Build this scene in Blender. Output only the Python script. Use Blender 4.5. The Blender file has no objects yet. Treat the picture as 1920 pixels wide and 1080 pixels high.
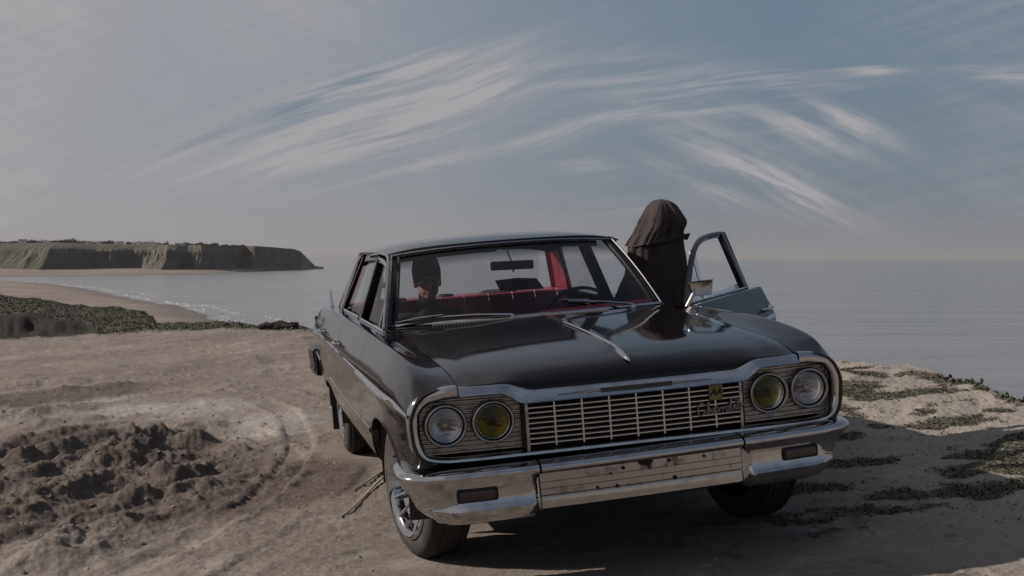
import bpy, bmesh, math, random
import numpy as np
from mathutils import Vector, Matrix
random.seed(7)
S = bpy.context.scene
COL = S.collection
R = math.radians
# ---------------------------------------------------------------- camera
CAMZ = 1.33
cam_data = bpy.data.cameras.new('camera')
cam_data.sensor_width = 36.0
cam_data.lens = 2509.24 / 1920 * 36.0
cam_data.clip_start = 0.05
cam_data.clip_end = 60000.0
cam = bpy.data.objects.new('camera', cam_data)
COL.objects.link(cam)
cam.location = (0, 0, CAMZ)
cam.rotation_euler = (R(90 - 1.297), 0, 0)
S.camera = cam
# ---------------------------------------------------------------- sky
HAZE = 6.0e-5
SUN_EL, SUN_AZ = 30.0, -80.0          # azimuth measured from +Y towards +X
w = bpy.data.worlds.new('World')
S.world = w
w.use_nodes = True
nt = w.node_tree
for n in list(nt.nodes):
    nt.nodes.remove(n)
wl = nt.links.new


class NB:
    """tiny expression builder for shader nodes"""
    def __init__(self, nt):
        self.nt = nt

    def n(self, t, **k):
        nd = self.nt.nodes.new(t)
        for a, b in k.items():
            setattr(nd, a, b)
        return nd

    def m(self, op, *a, clamp=False):
        nd = self.nt.nodes.new('ShaderNodeMath')
        nd.operation = op
        nd.use_clamp = clamp
        for i, x in enumerate(a):
            if isinstance(x, (int, float)):
                nd.inputs[i].default_value = x
            else:
                self.nt.links.new(x, nd.inputs[i])
        return nd.outputs[0]

    def vec(self, *a):
        nd = self.nt.nodes.new('ShaderNodeCombineXYZ')
        for i, x in enumerate(a):
            if isinstance(x, (int, float)):
                nd.inputs[i].default_value = x
            else:
                self.nt.links.new(x, nd.inputs[i])
        return nd.outputs[0]

    def mixc(self, f, a, b, mode='MIX'):
        nd = self.nt.nodes.new('ShaderNodeMix')
        nd.data_type = 'RGBA'
        nd.blend_type = mode
        for i, x in ((0, f), (6, a), (7, b)):
            if isinstance(x, (int, float)):
                nd.inputs[i].default_value = x
            elif isinstance(x, tuple):
                nd.inputs[i].default_value = (*x[:3], 1)
            else:
                self.nt.links.new(x, nd.inputs[i])
        return nd.outputs[2]

    def noise(self, v, scale=1, detail=4, rough=.55, dist=0, out=0, lac=2.0):
        nd = self.nt.nodes.new('ShaderNodeTexNoise')
        if v is not None:
            self.nt.links.new(v, nd.inputs['Vector'])
        nd.inputs['Scale'].default_value = scale
        nd.inputs['Detail'].default_value = detail
        nd.inputs['Roughness'].default_value = rough
        nd.inputs['Distortion'].default_value = dist
        nd.inputs['Lacunarity'].default_value = lac
        return nd.outputs[out]

    def ramp(self, f, stops, interp='LINEAR'):
        nd = self.nt.nodes.new('ShaderNodeValToRGB')
        nd.color_ramp.interpolation = interp
        el = nd.color_ramp.elements
        while len(el) < len(stops):
            el.new(.5)
        for e, (p, c) in zip(el, stops):
            e.position = p
            e.color = (c, c, c, 1) if isinstance(c, (int, float)) else (*c, 1)
        self.nt.links.new(f, nd.inputs[0])
        return nd.outputs[0]

    def mr(self, x, a, b, c=0.0, d=1.0, t='SMOOTHSTEP'):
        nd = self.nt.nodes.new('ShaderNodeMapRange')
        nd.interpolation_type = t
        self.nt.links.new(x, nd.inputs[0])
        for i, v in enumerate((a, b, c, d)):
            nd.inputs[1 + i].default_value = v
        return nd.outputs[0]


b = NB(nt)
tc = b.n('ShaderNodeTexCoord')
sep = b.n('ShaderNodeSeparateXYZ')
wl(tc.outputs['Generated'], sep.inputs[0])
X, Y, Z = sep.outputs
sky = b.n('ShaderNodeTexSky', sky_type='NISHITA', sun_disc=False)
sky.sun_elevation = R(SUN_EL)
sky.sun_rotation = R(SUN_AZ)
sky.air_density = 1.0
sky.dust_density = 3.0
sky.ozone_density = 1.6
hs = b.n('ShaderNodeHueSaturation')
hs.inputs['Saturation'].default_value = 0.60
hs.inputs['Value'].default_value = 0.80
wl(sky.outputs[0], hs.inputs['Color'])


def wisp(alpha, k1, k2, off, lo, hi, dist=.12, det=9):
    ca, sa = math.cos(alpha), math.sin(alpha)
    a = b.m('ADD', b.m('MULTIPLY', X, ca * k1), b.m('MULTIPLY', Z, sa * k1))
    c = b.m('ADD', b.m('MULTIPLY', X, -sa * k2), b.m('MULTIPLY', Z, ca * k2))
    # bend the streaks with a slow noise
    bend = b.noise(tc.outputs['Generated'], 2.4, 1)
    c = b.m('ADD', c, b.m('MULTIPLY', b.m('SUBTRACT', bend, .5), k2 * .07))
    v = b.vec(b.m('ADD', a, off), c, b.m('MULTIPLY', Y, k1 * .6))
    return b.mr(b.noise(v, 1.0, det, .62, dist), lo, hi)


def plume(u0, v0, alpha, la, lb, amp):
    """soft oriented patch round a direction of the sky (x/y, z/y)"""
    ca, sa = math.cos(alpha), math.sin(alpha)
    yy = b.m('MAXIMUM', Y, .05)
    u = b.m('SUBTRACT', b.m('DIVIDE', X, yy), u0)
    v = b.m('SUBTRACT', b.m('DIVIDE', Z, yy), v0)
    a = b.m('MULTIPLY', b.m('ADD', b.m('MULTIPLY', u, ca), b.m('MULTIPLY', v, sa)), 1 / la)
    c = b.m('MULTIPLY', b.m('SUBTRACT', b.m('MULTIPLY', v, ca), b.m('MULTIPLY', u, sa)), 1 / lb)
    r2 = b.m('ADD', b.m('MULTIPLY', a, a), b.m('MULTIPLY', c, c))
    return b.m('MULTIPLY', b.m('EXPONENT', b.m('MULTIPLY', r2, -1.0)), amp)


w1 = wisp(R(17), 3.5, 34.0, 3.1, .38, .62)
w1b = wisp(R(20), 9.0, 150.0, 9.3, .36, .66)
w2 = wisp(R(-27), 10.0, 80.0, 5.7, .36, .66)
w3 = wisp(R(4), 6.0, 110.0, 1.7, .36, .66)
soft = b.mr(b.noise(tc.outputs['Generated'], 2.2, 5, .6), .35, .7)
# broad milky veil towards the sun side, thinning to the other side
veil = b.mr(X, -.30, .20, .90, .08)
veil = b.m('MULTIPLY', veil, b.m('ADD', .70, b.m('MULTIPLY', soft, .35)))


def P(px, py, ang, lx, ly, amp):
    return plume((px - 960) / 2509, (483 - py) / 2509, R(ang), lx / 2509, ly / 2509, amp)


def addall(l):
    o = l[0]
    for q in l[1:]:
        o = b.m('ADD', o, q)
    return o


left_p = addall([P(640, 215, 17, 330, 60, .68), P(870, 165, 32, 100, 26, .45), P(880, 190, 14, 130, 18, .6),
                 P(700, 145, 14, 170, 20, .6), P(700, 270, 13, 220, 26, .5), P(760, 320, 12, 190, 22, .4), P(1060, 250, 16, 130, 16, .5)])
flat_p = addall([P(1440, 160, 4, 170, 26, .9), P(1250, 210, 3, 150, 14, .6), P(1180, 150, 0, 170, 50, .5), P(1340, 245, 0, 100, 10, .45),
                 P(1100, 310, -10, 60, 22, .5), P(1150, 375, 0, 170, 26, .4), P(1640, 135, -5, 60, 12, .8), P(1870, 140, -8, 110, 18, .9)])
right_p = addall([P(1440, 330, -27, 190, 34, .85), P(1600, 235, -24, 80, 26, .95), P(1540, 265, -20, 90, 22, .5), P(1320, 350, -24, 110, 22, .7),
                  P(1500, 375, -24, 110, 20, .6), P(1480, 230, -12, 90, 20, .5)])
cl = addall([b.m('MULTIPLY', left_p, b.m('ADD', b.m('MULTIPLY', w1, .38), b.m('MULTIPLY', b.m('POWER', w1b, 1.4), 1.0))),
             b.m('MULTIPLY', flat_p, b.m('MULTIPLY', b.m('POWER', w3, 1.5), 1.0)),
             b.m('MULTIPLY', right_p, b.m('ADD', b.m('MULTIPLY', b.m('POWER', w2, 1.5), 1.1), .05))])
amb = b.m('MULTIPLY', b.m('MULTIPLY', b.m('ADD', w1b, w2), soft), .24)
# openings of blue between the streaks
hole = addall([P(560, 205, 22, 90, 17, .75), P(700, 150, 12, 60, 16, .75), P(420, 245, 22, 90, 8, .3), P(720, 255, 12, 110, 8, .25)])
fac = addall([veil, cl, amb])
fac = b.m('SUBTRACT', fac, hole)
fac = b.m('MINIMUM', b.m('MAXIMUM', fac, 0.02), .97)
# pale band of air low over the sea
low = b.mr(Z, -.01, .06, .85, 0.0)
CLOUD = (3.78, 3.68, 3.80)
AIR = (3.45, 3.18, 3.18)
blue = b.mixc(b.mr(Z, .0, .17), (1.75, 2.20, 2.60), (1.28, 1.92, 2.62))
blue = b.mixc(b.mr(Z, .15, .9), blue, (.75, 1.10, 1.75))
blue = b.mixc(.15, blue, hs.outputs[0])
base = b.mixc(fac, blue, CLOUD)
# the thin veil is a little dimmer away from the sun
base = b.mixc(low, base, b.mixc(b.mr(X, -.4, .45), AIR, (2.50, 2.38, 2.50)))
base = b.mixc(b.mr(Z, -.0012, .0, 1.0, 0.0), base, (1.85, 1.85, 1.95))
bg = b.n('ShaderNodeBackground')
bg.inputs['Strength'].default_value = 0.10
wl(base, bg.inputs['Color'])
wo = b.n('ShaderNodeOutputWorld')
wl(bg.outputs[0], wo.inputs['Surface'])
# ---------------------------------------------------------------- sun, exposure
sd = bpy.data.lights.new('sun', 'SUN')
sd.energy = 5.0
sd.angle = R(0.6)
sd.color = (1.0, .90, .80)
sun = bpy.data.objects.new('sun', sd)
COL.objects.link(sun)
el, az = R(SUN_EL), R(SUN_AZ)
sdir = Vector((math.sin(az) * math.cos(el), math.cos(az) * math.cos(el), math.sin(el)))
sun.rotation_euler = sdir.to_track_quat('Z', 'Y').to_euler()
S.view_settings.view_transform = 'Standard'
S.view_settings.look = 'None'
S.view_settings.exposure = 0.0
S.view_settings.gamma = 1.0
S.view_settings.use_curve_mapping = False
S.cycles.use_denoising = True
S.cycles.max_bounces = 8
S.cycles.transparent_max_bounces = 12
S.cycles.volume_bounces = 0
S.cycles.caustics_reflective = False
S.cycles.caustics_refractive = False
S.cycles.sample_clamp_indirect = 4.0

# ================================================================ materials
MATS = {}


def pbr(name, col, rough=.6, metal=0.0, coat=0.0, noise=None, bump=None, spec=.5, emit=None, trans=0.0):
    """noise=(scale, colour2, lo, hi)  bump=(scale, strength, distance)"""
    if name in MATS:
        return MATS[name]
    m = bpy.data.materials.new(name)
    m.use_nodes = True
    q = NB(m.node_tree)
    p = m.node_tree.nodes['Principled BSDF']
    p.inputs['Base Color'].default_value = (*col, 1)
    p.inputs['Roughness'].default_value = rough
    p.inputs['Metallic'].default_value = metal
    p.inputs['Coat Weight'].default_value = coat
    p.inputs['Coat Roughness'].default_value = .03
    p.inputs['Specular IOR Level'].default_value = spec
    p.inputs['Transmission Weight'].default_value = trans
    t = q.n('ShaderNodeTexCoord').outputs['Object']
    if noise:
        f = q.mr(q.noise(t, noise[0], 5, .6), noise[2], noise[3])
        m.node_tree.links.new(q.mixc(f, col, noise[1]), p.inputs['Base Color'])
        if len(noise) > 4:
            m.node_tree.links.new(q.m('ADD', rough, q.m('MULTIPLY', f, noise[4])), p.inputs['Roughness'])
    if bump:
        bn = q.n('ShaderNodeBump')
        bn.inputs['Strength'].default_value = bump[1]
        bn.inputs['Distance'].default_value = bump[2]
        m.node_tree.links.new(q.noise(t, bump[0], 4, .55), bn.inputs['Height'])
        m.node_tree.links.new(bn.outputs[0], p.inputs['Normal'])
    MATS[name] = m
    return m


def glass(name, tint, rough=.0, band=None, refl=1.0):
    m = bpy.data.materials.new(name)
    m.use_nodes = True
    nt = m.node_tree
    q = NB(nt)
    for n in list(nt.nodes):
        nt.nodes.remove(n)
    tr = q.n('ShaderNodeBsdfTransparent')
    tr.inputs[0].default_value = (*tint, 1)
    if band:      # darker printed band along the top of the windscreen
        t = q.n('ShaderNodeTexCoord').outputs['Object']
        sp = q.n('ShaderNodeSeparateXYZ')
        nt.links.new(t, sp.inputs[0])
        z = q.m('ADD', sp.outputs[2], q.m('MULTIPLY', q.m('MULTIPLY', sp.outputs[0], sp.outputs[0]), band[2]))
        nt.links.new(q.mixc(q.mr(z, band[0], band[1]), tint, (.22, .27, .30)), tr.inputs[0])
    gl = q.n('ShaderNodeBsdfGlossy')
    gl.inputs['Roughness'].default_value = rough
    fr = q.n('ShaderNodeFresnel')
    fr.inputs[0].default_value = 1.5
    mx = q.n('ShaderNodeMixShader')
    nt.links.new(q.m('MULTIPLY', fr.outputs[0], refl, clamp=True), mx.inputs[0])
    nt.links.new(tr.outputs[0], mx.inputs[1])
    nt.links.new(gl.outputs[0], mx.inputs[2])
    o = q.n('ShaderNodeOutputMaterial')
    nt.links.new(mx.outputs[0], o.inputs[0])
    MATS[name] = m
    return m


# ================================================================ object helpers
def tag(o, label=None, cat=None, group=None, kind=None):
    if label:
        o['label'] = label
    if cat:
        o['category'] = cat
    if group:
        o['group'] = group
    if kind:
        o['kind'] = kind
    return o


def mesh(name, V, F, mat=None, parent=None, smooth=True, mats=None, fm=None):
    me = bpy.data.meshes.new(name)
    if isinstance(V, np.ndarray) and isinstance(F, np.ndarray):
        k = F.shape[1]
        me.vertices.add(len(V))
        me.vertices.foreach_set('co', V.astype(np.float32).ravel())
        me.loops.add(F.size)
        me.loops.foreach_set('vertex_index', F.astype(np.int32).ravel())
        me.polygons.add(len(F))
        me.polygons.foreach_set('loop_start', np.arange(0, F.size, k, dtype=np.int32))
        me.update(calc_edges=True)
    else:
        me.from_pydata([tuple(map(float, v)) for v in V], [], [tuple(map(int, f)) for f in F])
    if smooth:
        me.polygons.foreach_set('use_smooth', [True] * len(me.polygons))
    for mm in (mats or ([mat] if mat else [])):
        me.materials.append(mm)
    if fm is not None:
        me.polygons.foreach_set('material_index', fm)
    me.update()
    o = bpy.data.objects.new(name, me)
    COL.objects.link(o)
    if parent is not None:
        o.parent = parent
    return o


def autosmooth(o, ang=35):
    me = o.data
    bm = bmesh.new()
    bm.from_mesh(me)
    for e in bm.edges:
        if len(e.link_faces) == 2 and e.calc_face_angle(0) > R(ang):
            e.smooth = False
    bm.to_mesh(me)
    bm.free()
    return o


class MB:
    def __init__(self):
        self.V = []
        self.F = []

    def add(self, V, F):
        o = len(self.V)
        self.V += [tuple(map(float, v)) for v in V]
        self.F += [tuple(i + o for i in f) for f in F]
        return self

    def box(self, c, s, rot=None, bev=0.0):
        hx, hy, hz = s[0] / 2, s[1] / 2, s[2] / 2
        if bev > 0:
            bm = bmesh.new()
            bmesh.ops.create_cube(bm, size=1)
            for v in bm.verts:
                v.co = Vector((v.co.x * s[0], v.co.y * s[1], v.co.z * s[2]))
            bmesh.ops.bevel(bm, geom=list(bm.edges), offset=bev, segments=2, affect='EDGES', profile=.6)
            V = [v.co.copy() for v in bm.verts]
            F = [[v.index for v in f.verts] for f in bm.faces]
            bm.free()
        else:
            V = [Vector((x, y, z)) for x in (-hx, hx) for y in (-hy, hy) for z in (-hz, hz)]
            F = [(0, 1, 3, 2), (4, 6, 7, 5), (0, 4, 5, 1), (2, 3, 7, 6), (0, 2, 6, 4), (1, 5, 7, 3)]
        if rot is not None:
            V = [rot @ v for v in V]
        return self.add([v + Vector(c) for v in V], F)

    def grid(self, P, closed_u=False, closed_v=False):
        P = np.asarray(P, float)
        n, m = P.shape[:2]
        o = len(self.V)
        self.V += [tuple(p) for p in P.reshape(-1, 3)]
        for i in range(n if closed_u else n - 1):
            for j in range(m if closed_v else m - 1):
                i2, j2 = (i + 1) % n, (j + 1) % m
                self.F.append((o + i * m + j, o + i2 * m + j, o + i2 * m + j2, o + i * m + j2))
        return self

    def tube(self, path, r, n=8, cap=True, closed=False):
        path = [Vector(p) for p in path]
        rs = r if isinstance(r, (list, tuple)) else [r] * len(path)
        rings = []
        up = None
        for i, p in enumerate(path):
            if closed:
                t = (path[(i + 1) % len(path)] - path[i - 1]).normalized()
            else:
                t = (path[min(i + 1, len(path) - 1)] - path[max(i - 1, 0)]).normalized()
            if up is None:
                up = Vector((0, 0, 1)) if abs(t.z) < .9 else Vector((1, 0, 0))
            s = t.cross(up).normalized()
            up = s.cross(t).normalized()
            rings.append([p + (s * math.cos(2 * math.pi * k / n) + up * math.sin(2 * math.pi * k / n)) * rs[i] for k in range(n)])
        self.grid([[tuple(v) for v in rg] for rg in rings], closed_u=closed, closed_v=True)
        if cap and not closed:
            o = len(self.V) - n * len(path)
            self.F.append(tuple(o + k for k in range(n)))
            self.F.append(tuple(len(self.V) - 1 - k for k in range(n)))
        return self

    def sweep(self, path, prof, side, up, closed=False):
        """prof = list of (a, b); a along side[i], b along up[i]"""
        rows = []
        for i, p in enumerate(path):
            s = Vector(side[i] if isinstance(side, list) else side)
            u = Vector(up[i] if isinstance(up, list) else up)
            rows.append([tuple(Vector(p) + s * a + u * c) for a, c in prof])
        return self.grid(rows, closed_u=closed)

    def lathe(self, prof, axis='y', n=32, c=(0, 0, 0), close=False):
        """prof = [(axial, radius)] turned round the local axis"""
        rows = []
        for a, r in prof:
            row = []
            for k in range(n):
                t = 2 * math.pi * k / n
                u, v = r * math.cos(t), r * math.sin(t)
                if axis == 'y':
                    q = (u, a, v)
                elif axis == 'x':
                    q = (a, u, v)
                else:
                    q = (u, v, a)
                row.append((q[0] + c[0], q[1] + c[1], q[2] + c[2]))
            rows.append(row)
        return self.grid(rows, closed_v=True)

    def xf(self, M):
        self.V = [tuple(M @ Vector(v)) for v in self.V]
        return self

    def build(self, name, mat, parent=None, smooth=True, ang=38):
        o = mesh(name, self.V, self.F, mat, parent, smooth)
        if smooth:
            autosmooth(o, ang)
        return o


def empty(name, parent=None, loc=(0, 0, 0)):
    o = bpy.data.objects.new(name, None)
    o.empty_display_size = .2
    COL.objects.link(o)
    o.location = loc
    if parent is not None:
        o.parent = parent
    return o


# ---------------------------------------------------------------- numpy noise
def _perm(seed):
    rs = np.random.RandomState(seed)
    return rs.rand(256, 256)


_GR = {}


def perlin(x, y, seed=0):
    if seed not in _GR:
        _GR[seed] = np.random.RandomState(seed).rand(256, 256) * 2 * np.pi
    G = _GR[seed]
    xi = np.floor(x).astype(int)
    yi = np.floor(y).astype(int)
    xf = x - xi
    yf = y - yi
    u = xf * xf * xf * (xf * (xf * 6 - 15) + 10)
    v = yf * yf * yf * (yf * (yf * 6 - 15) + 10)

    def g(ix, iy, dx, dy):
        a = G[ix & 255, iy & 255]
        return np.cos(a) * dx + np.sin(a) * dy
    n00 = g(xi, yi, xf, yf)
    n10 = g(xi + 1, yi, xf - 1, yf)
    n01 = g(xi, yi + 1, xf, yf - 1)
    n11 = g(xi + 1, yi + 1, xf - 1, yf - 1)
    return 1.5 * ((n00 * (1 - u) + n10 * u) * (1 - v) + (n01 * (1 - u) + n11 * u) * v)


def fbm(x, y, o=4, seed=0, gain=.5):
    s = 0
    a = 1.0
    for k in range(o):
        s = s + a * perlin(x * 2 ** k + 17.3 * k, y * 2 ** k - 9.1 * k, seed + k)
        a *= gain
    return s


def sstep(a, b_, x):
    t = np.clip((x - a) / (b_ - a), 0, 1)
    return t * t * (3 - 2 * t)


def pchip(xs, ys, x):
    xs = np.asarray(xs, float)
    ys = np.asarray(ys, float)
    h = np.diff(xs)
    d = np.diff(ys) / h
    m = np.zeros_like(ys)
    m[0], m[-1] = d[0], d[-1]
    for i in range(1, len(xs) - 1):
        if d[i - 1] * d[i] > 0:
            w1_, w2_ = 2 * h[i] + h[i - 1], h[i] + 2 * h[i - 1]
            m[i] = (w1_ + w2_) / (w1_ / d[i - 1] + w2_ / d[i])
    x = np.clip(np.asarray(x, float), xs[0], xs[-1])
    i = np.clip(np.searchsorted(xs, x, side='right') - 1, 0, len(h) - 1)
    t = (x - xs[i]) / h[i]
    return ((2 * t**3 - 3 * t**2 + 1) * ys[i] + (t**3 - 2 * t**2 + t) * h[i] * m[i] +
            (-2 * t**3 + 3 * t**2) * ys[i + 1] + (t**3 - t**2) * h[i] * m[i + 1])


# ================================================================ the place
SLX, SLY = 0.07067, 0.03339           # fall of the ground the car stands on
OX, OY = .5843, 5.5192                # foot of the car's nose


def gplane(x, y):
    return SLX * (x - OX) + SLY * (y - OY)


SEA_Z = -12.67
# rim of the cliff-top: bearing (x/y) -> forward distance, given as polar (angle deg, radius)
RIM_A = [-180, -120, -75, -50, -31, -20.9, -14.7, -8.5, 0, 6.8, 10, 13.4, 16.4, 20.9, 31, 60, 100, 180]
RIM_R = [42, 38, 34, 29, 27.5, 24.6, 23.4, 20.5, 17.3, 14.4, 13.2, 12.75, 11.95, 9.95, 9.6, 10.5, 17, 42]


def rim(a):
    return pchip(RIM_A, RIM_R, a) + .12 * fbm(a * .55 + 3, a * 0 + 2.2, 3, 5)


# lumps of dug-up mud: (x, y, half length, half width, heading deg, height)
LUMPS = [(-2.75, 9.75, .75, .17, 86, .17), (-2.60, 8.85, .45, .14, 80, .09), (-2.20, 8.70, .30, .13, 80, .10), (-2.42, 10.0, .16, .14, 20, .11),
         (-3.72, 10.85, .50, .10, 65, .07), (-3.45, 10.1, .85, .12, 78, .10), (-3.15, 9.25, .55, .12, 60, .08), (-3.9, 10.2, .5, .12, 62, .09),
         (-5.3, 15.1, .9, .14, 5, .055), (-4.5, 14.3, .6, .12, 10, .05), (-4.45, 12.4, .7, .16, 20, .07), (-3.95, 11.6, .5, .12, 15, .06),
         (-2.2, 7.95, .45, .15, 30, .08), (-2.9, 8.1, .5, .2, 70, .10), (-3.3, 8.4, .5, .2, 60, .10), (-1.5, 8.6, .5, .10, 84, .035),
         (-1.75, 7.9, .35, .10, 80, .03), (-2.55, 10.9, .22, .14, 40, .05), (-2.0, 9.6, .12, .1, 0, .05), (-2.35, 9.45, .2, .14, 60, .09),
         (-3.1, 7.2, .6, .25, 50, .12), (-2.2, 6.9, .5, .2, 70, .08), (-4.3, 9.0, .7, .2, 60, .12), (-2.62, 9.35, .12, .09, 10, .06)]
WHEELS = [(-.80, .87), (.80, .87), (-.80, 3.89), (.80, 3.89)]
CARM = Matrix(((.97310, -.21933, -.07045, OX), (.21746, .97550, -.03329, OY), (.07602, .01707, .99696, 0.0), (0, 0, 0, 1)))


def ground_detail(x, y):
    h = .025 * fbm(x * .35, y * .35, 3, 11) + .010 * fbm(x * 1.6, y * 1.6, 4, 21)
    cl = np.zeros_like(x)
    wx = x + .06 * fbm(x * 3, y * 3, 3, 31)
    wy = y + .06 * fbm(x * 3 + 40, y * 3, 3, 37)
    for (lx, ly, la, lb, hd, hh) in LUMPS:
        c, s = math.cos(R(hd)), math.sin(R(hd))
        a = ((wx - lx) * c + (wy - ly) * s) / la
        q = (-(wx - lx) * s + (wy - ly) * c) / lb
        g = np.exp(-(a * a) ** 1.3 - (q * q) ** 1.1)
        cl = cl + hh * g
    # churned zone
    zone = np.exp(-((x + 3.3) / 1.35) ** 2 - ((y - 8.9) / 2.4) ** 2) + .45 * np.exp(-((x + 4.9) / 1.3) ** 2 - ((y - 13.4) / 2.2) ** 2)
    zone = np.clip(zone + .8 * np.exp(-((x + 2.3) / .9) ** 2 - ((y - 8.2) / 1.3) ** 2), 0, 1)
    rg = 1 - np.abs(fbm(wx * 2.2, wy * 1.3, 3, 41)) * 2.2
    h = h + zone * (.030 * np.clip(rg, -.3, 1) + .022 * fbm(x * 3.0, y * 3.0, 5, 45, .6))
    h = h + .80 * cl * (1.15 + .45 * fbm(x * 4.5, y * 4.5, 5, 51, .62)) - .020 * zone
    h = h + np.clip(zone + .12, 0, 1) * .008 * np.abs(fbm(x * 14, y * 14, 3, 61, .6))
    # wheel ruts curling in from the left and under the car
    for (cx, cy, rr, wd, dp) in ((-6.2, 8.2, 4.75, .10, .007), (-9.5, 8.6, 8.05, .10, .009), (-9.5, 8.6, 8.62, .09, .006), (-7.0, 14.5, 4.4, .11, .006)):
        ang_ = np.arctan2(y - cy, x - cx)
        d = np.hypot(x - cx, y - cy) - rr + .05 * fbm(ang_ * 3, ang_ * 0 + rr, 2, 73)
        inside = 1 - sstep(wd * .75, wd * 1.05, np.abs(d))
        fade = .35 + .65 * sstep(-.25, .25, fbm(x * .9, y * .9, 2, 71))
        lug = np.sin(ang_ * rr * 2 * np.pi / .085 + np.abs(d) / wd * 2.2)
        h = h + fade * (-dp * inside + .0030 * inside * np.sign(lug) * np.abs(lug) ** .5 + .006 * np.exp(-((np.abs(d) - wd * 1.35) / (.35 * wd)) ** 2) * (1 + .8 * fbm(x * 5, y * 5, 3, 75)))
    # lugs pressed in by tyres near the car
    d = np.exp(-((x + 1.25) / .28) ** 2) * sstep(6.6, 7.4, y) * (1 - sstep(9.0, 10.4, y))
    h = h + .006 * d * np.sin((y * 1.0 + x * .5) * 62 + 2 * fbm(x * 2, y * 2, 2, 77))
    # stony, hummocky part to the right
    rt = sstep(1.6, 2.6, x) * sstep(5, 7, y)
    h = h - .020 * np.clip(fbm(x * .9 + 4, y * 2.6, 4, 90, .6) - .25, 0, 1) * (x < 1)
    h = h + .004 * fbm(x * 9, y * 9, 4, 88, .65) + .006 * np.clip(fbm(x * 3.4, y * 3.4, 4, 89, .65), 0, 1)
    h = h + rt * (.035 * fbm(x * 1.3, y * 1.3, 4, 81) + .006 * np.abs(fbm(x * 14, y * 14, 3, 85)))
    # level, pressed flat where the wheels stand
    MI = np.array(CARM.inverted())
    lx = MI[0, 0] * x + MI[0, 1] * y + MI[0, 3]
    ly = MI[1, 0] * x + MI[1, 1] * y + MI[1, 3]
    k = np.ones_like(x)
    for (a, c) in WHEELS:
        k = k * (1 - np.exp(-(((lx - a) / .32) ** 4 + ((ly - c) / .42) ** 4)))
    under = np.exp(-((lx / .95) ** 6 + ((ly - 2.4) / 2.6) ** 6))
    return h * k * (1 - .6 * under)


# crest of the grassy rise seen beyond the rim: bearing -> height of crest seen at given slope
CR_B = np.array([-180, -60, -30, -20.9, -19.7, -18.5, -17.1, -15.3, -14.9, -12.6, -10.4, -8.6, -7])
CR_S = np.array([.02, .02, .024, .0280, .0294, .0338, .0362, .0418, .0486, .0500, .0510, .0521, .0530])
CR_D = np.array([12, 12, 12, 11, 11, 10.5, 10, 8, 4, 3, 2.5, 2, 1.5])


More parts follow.
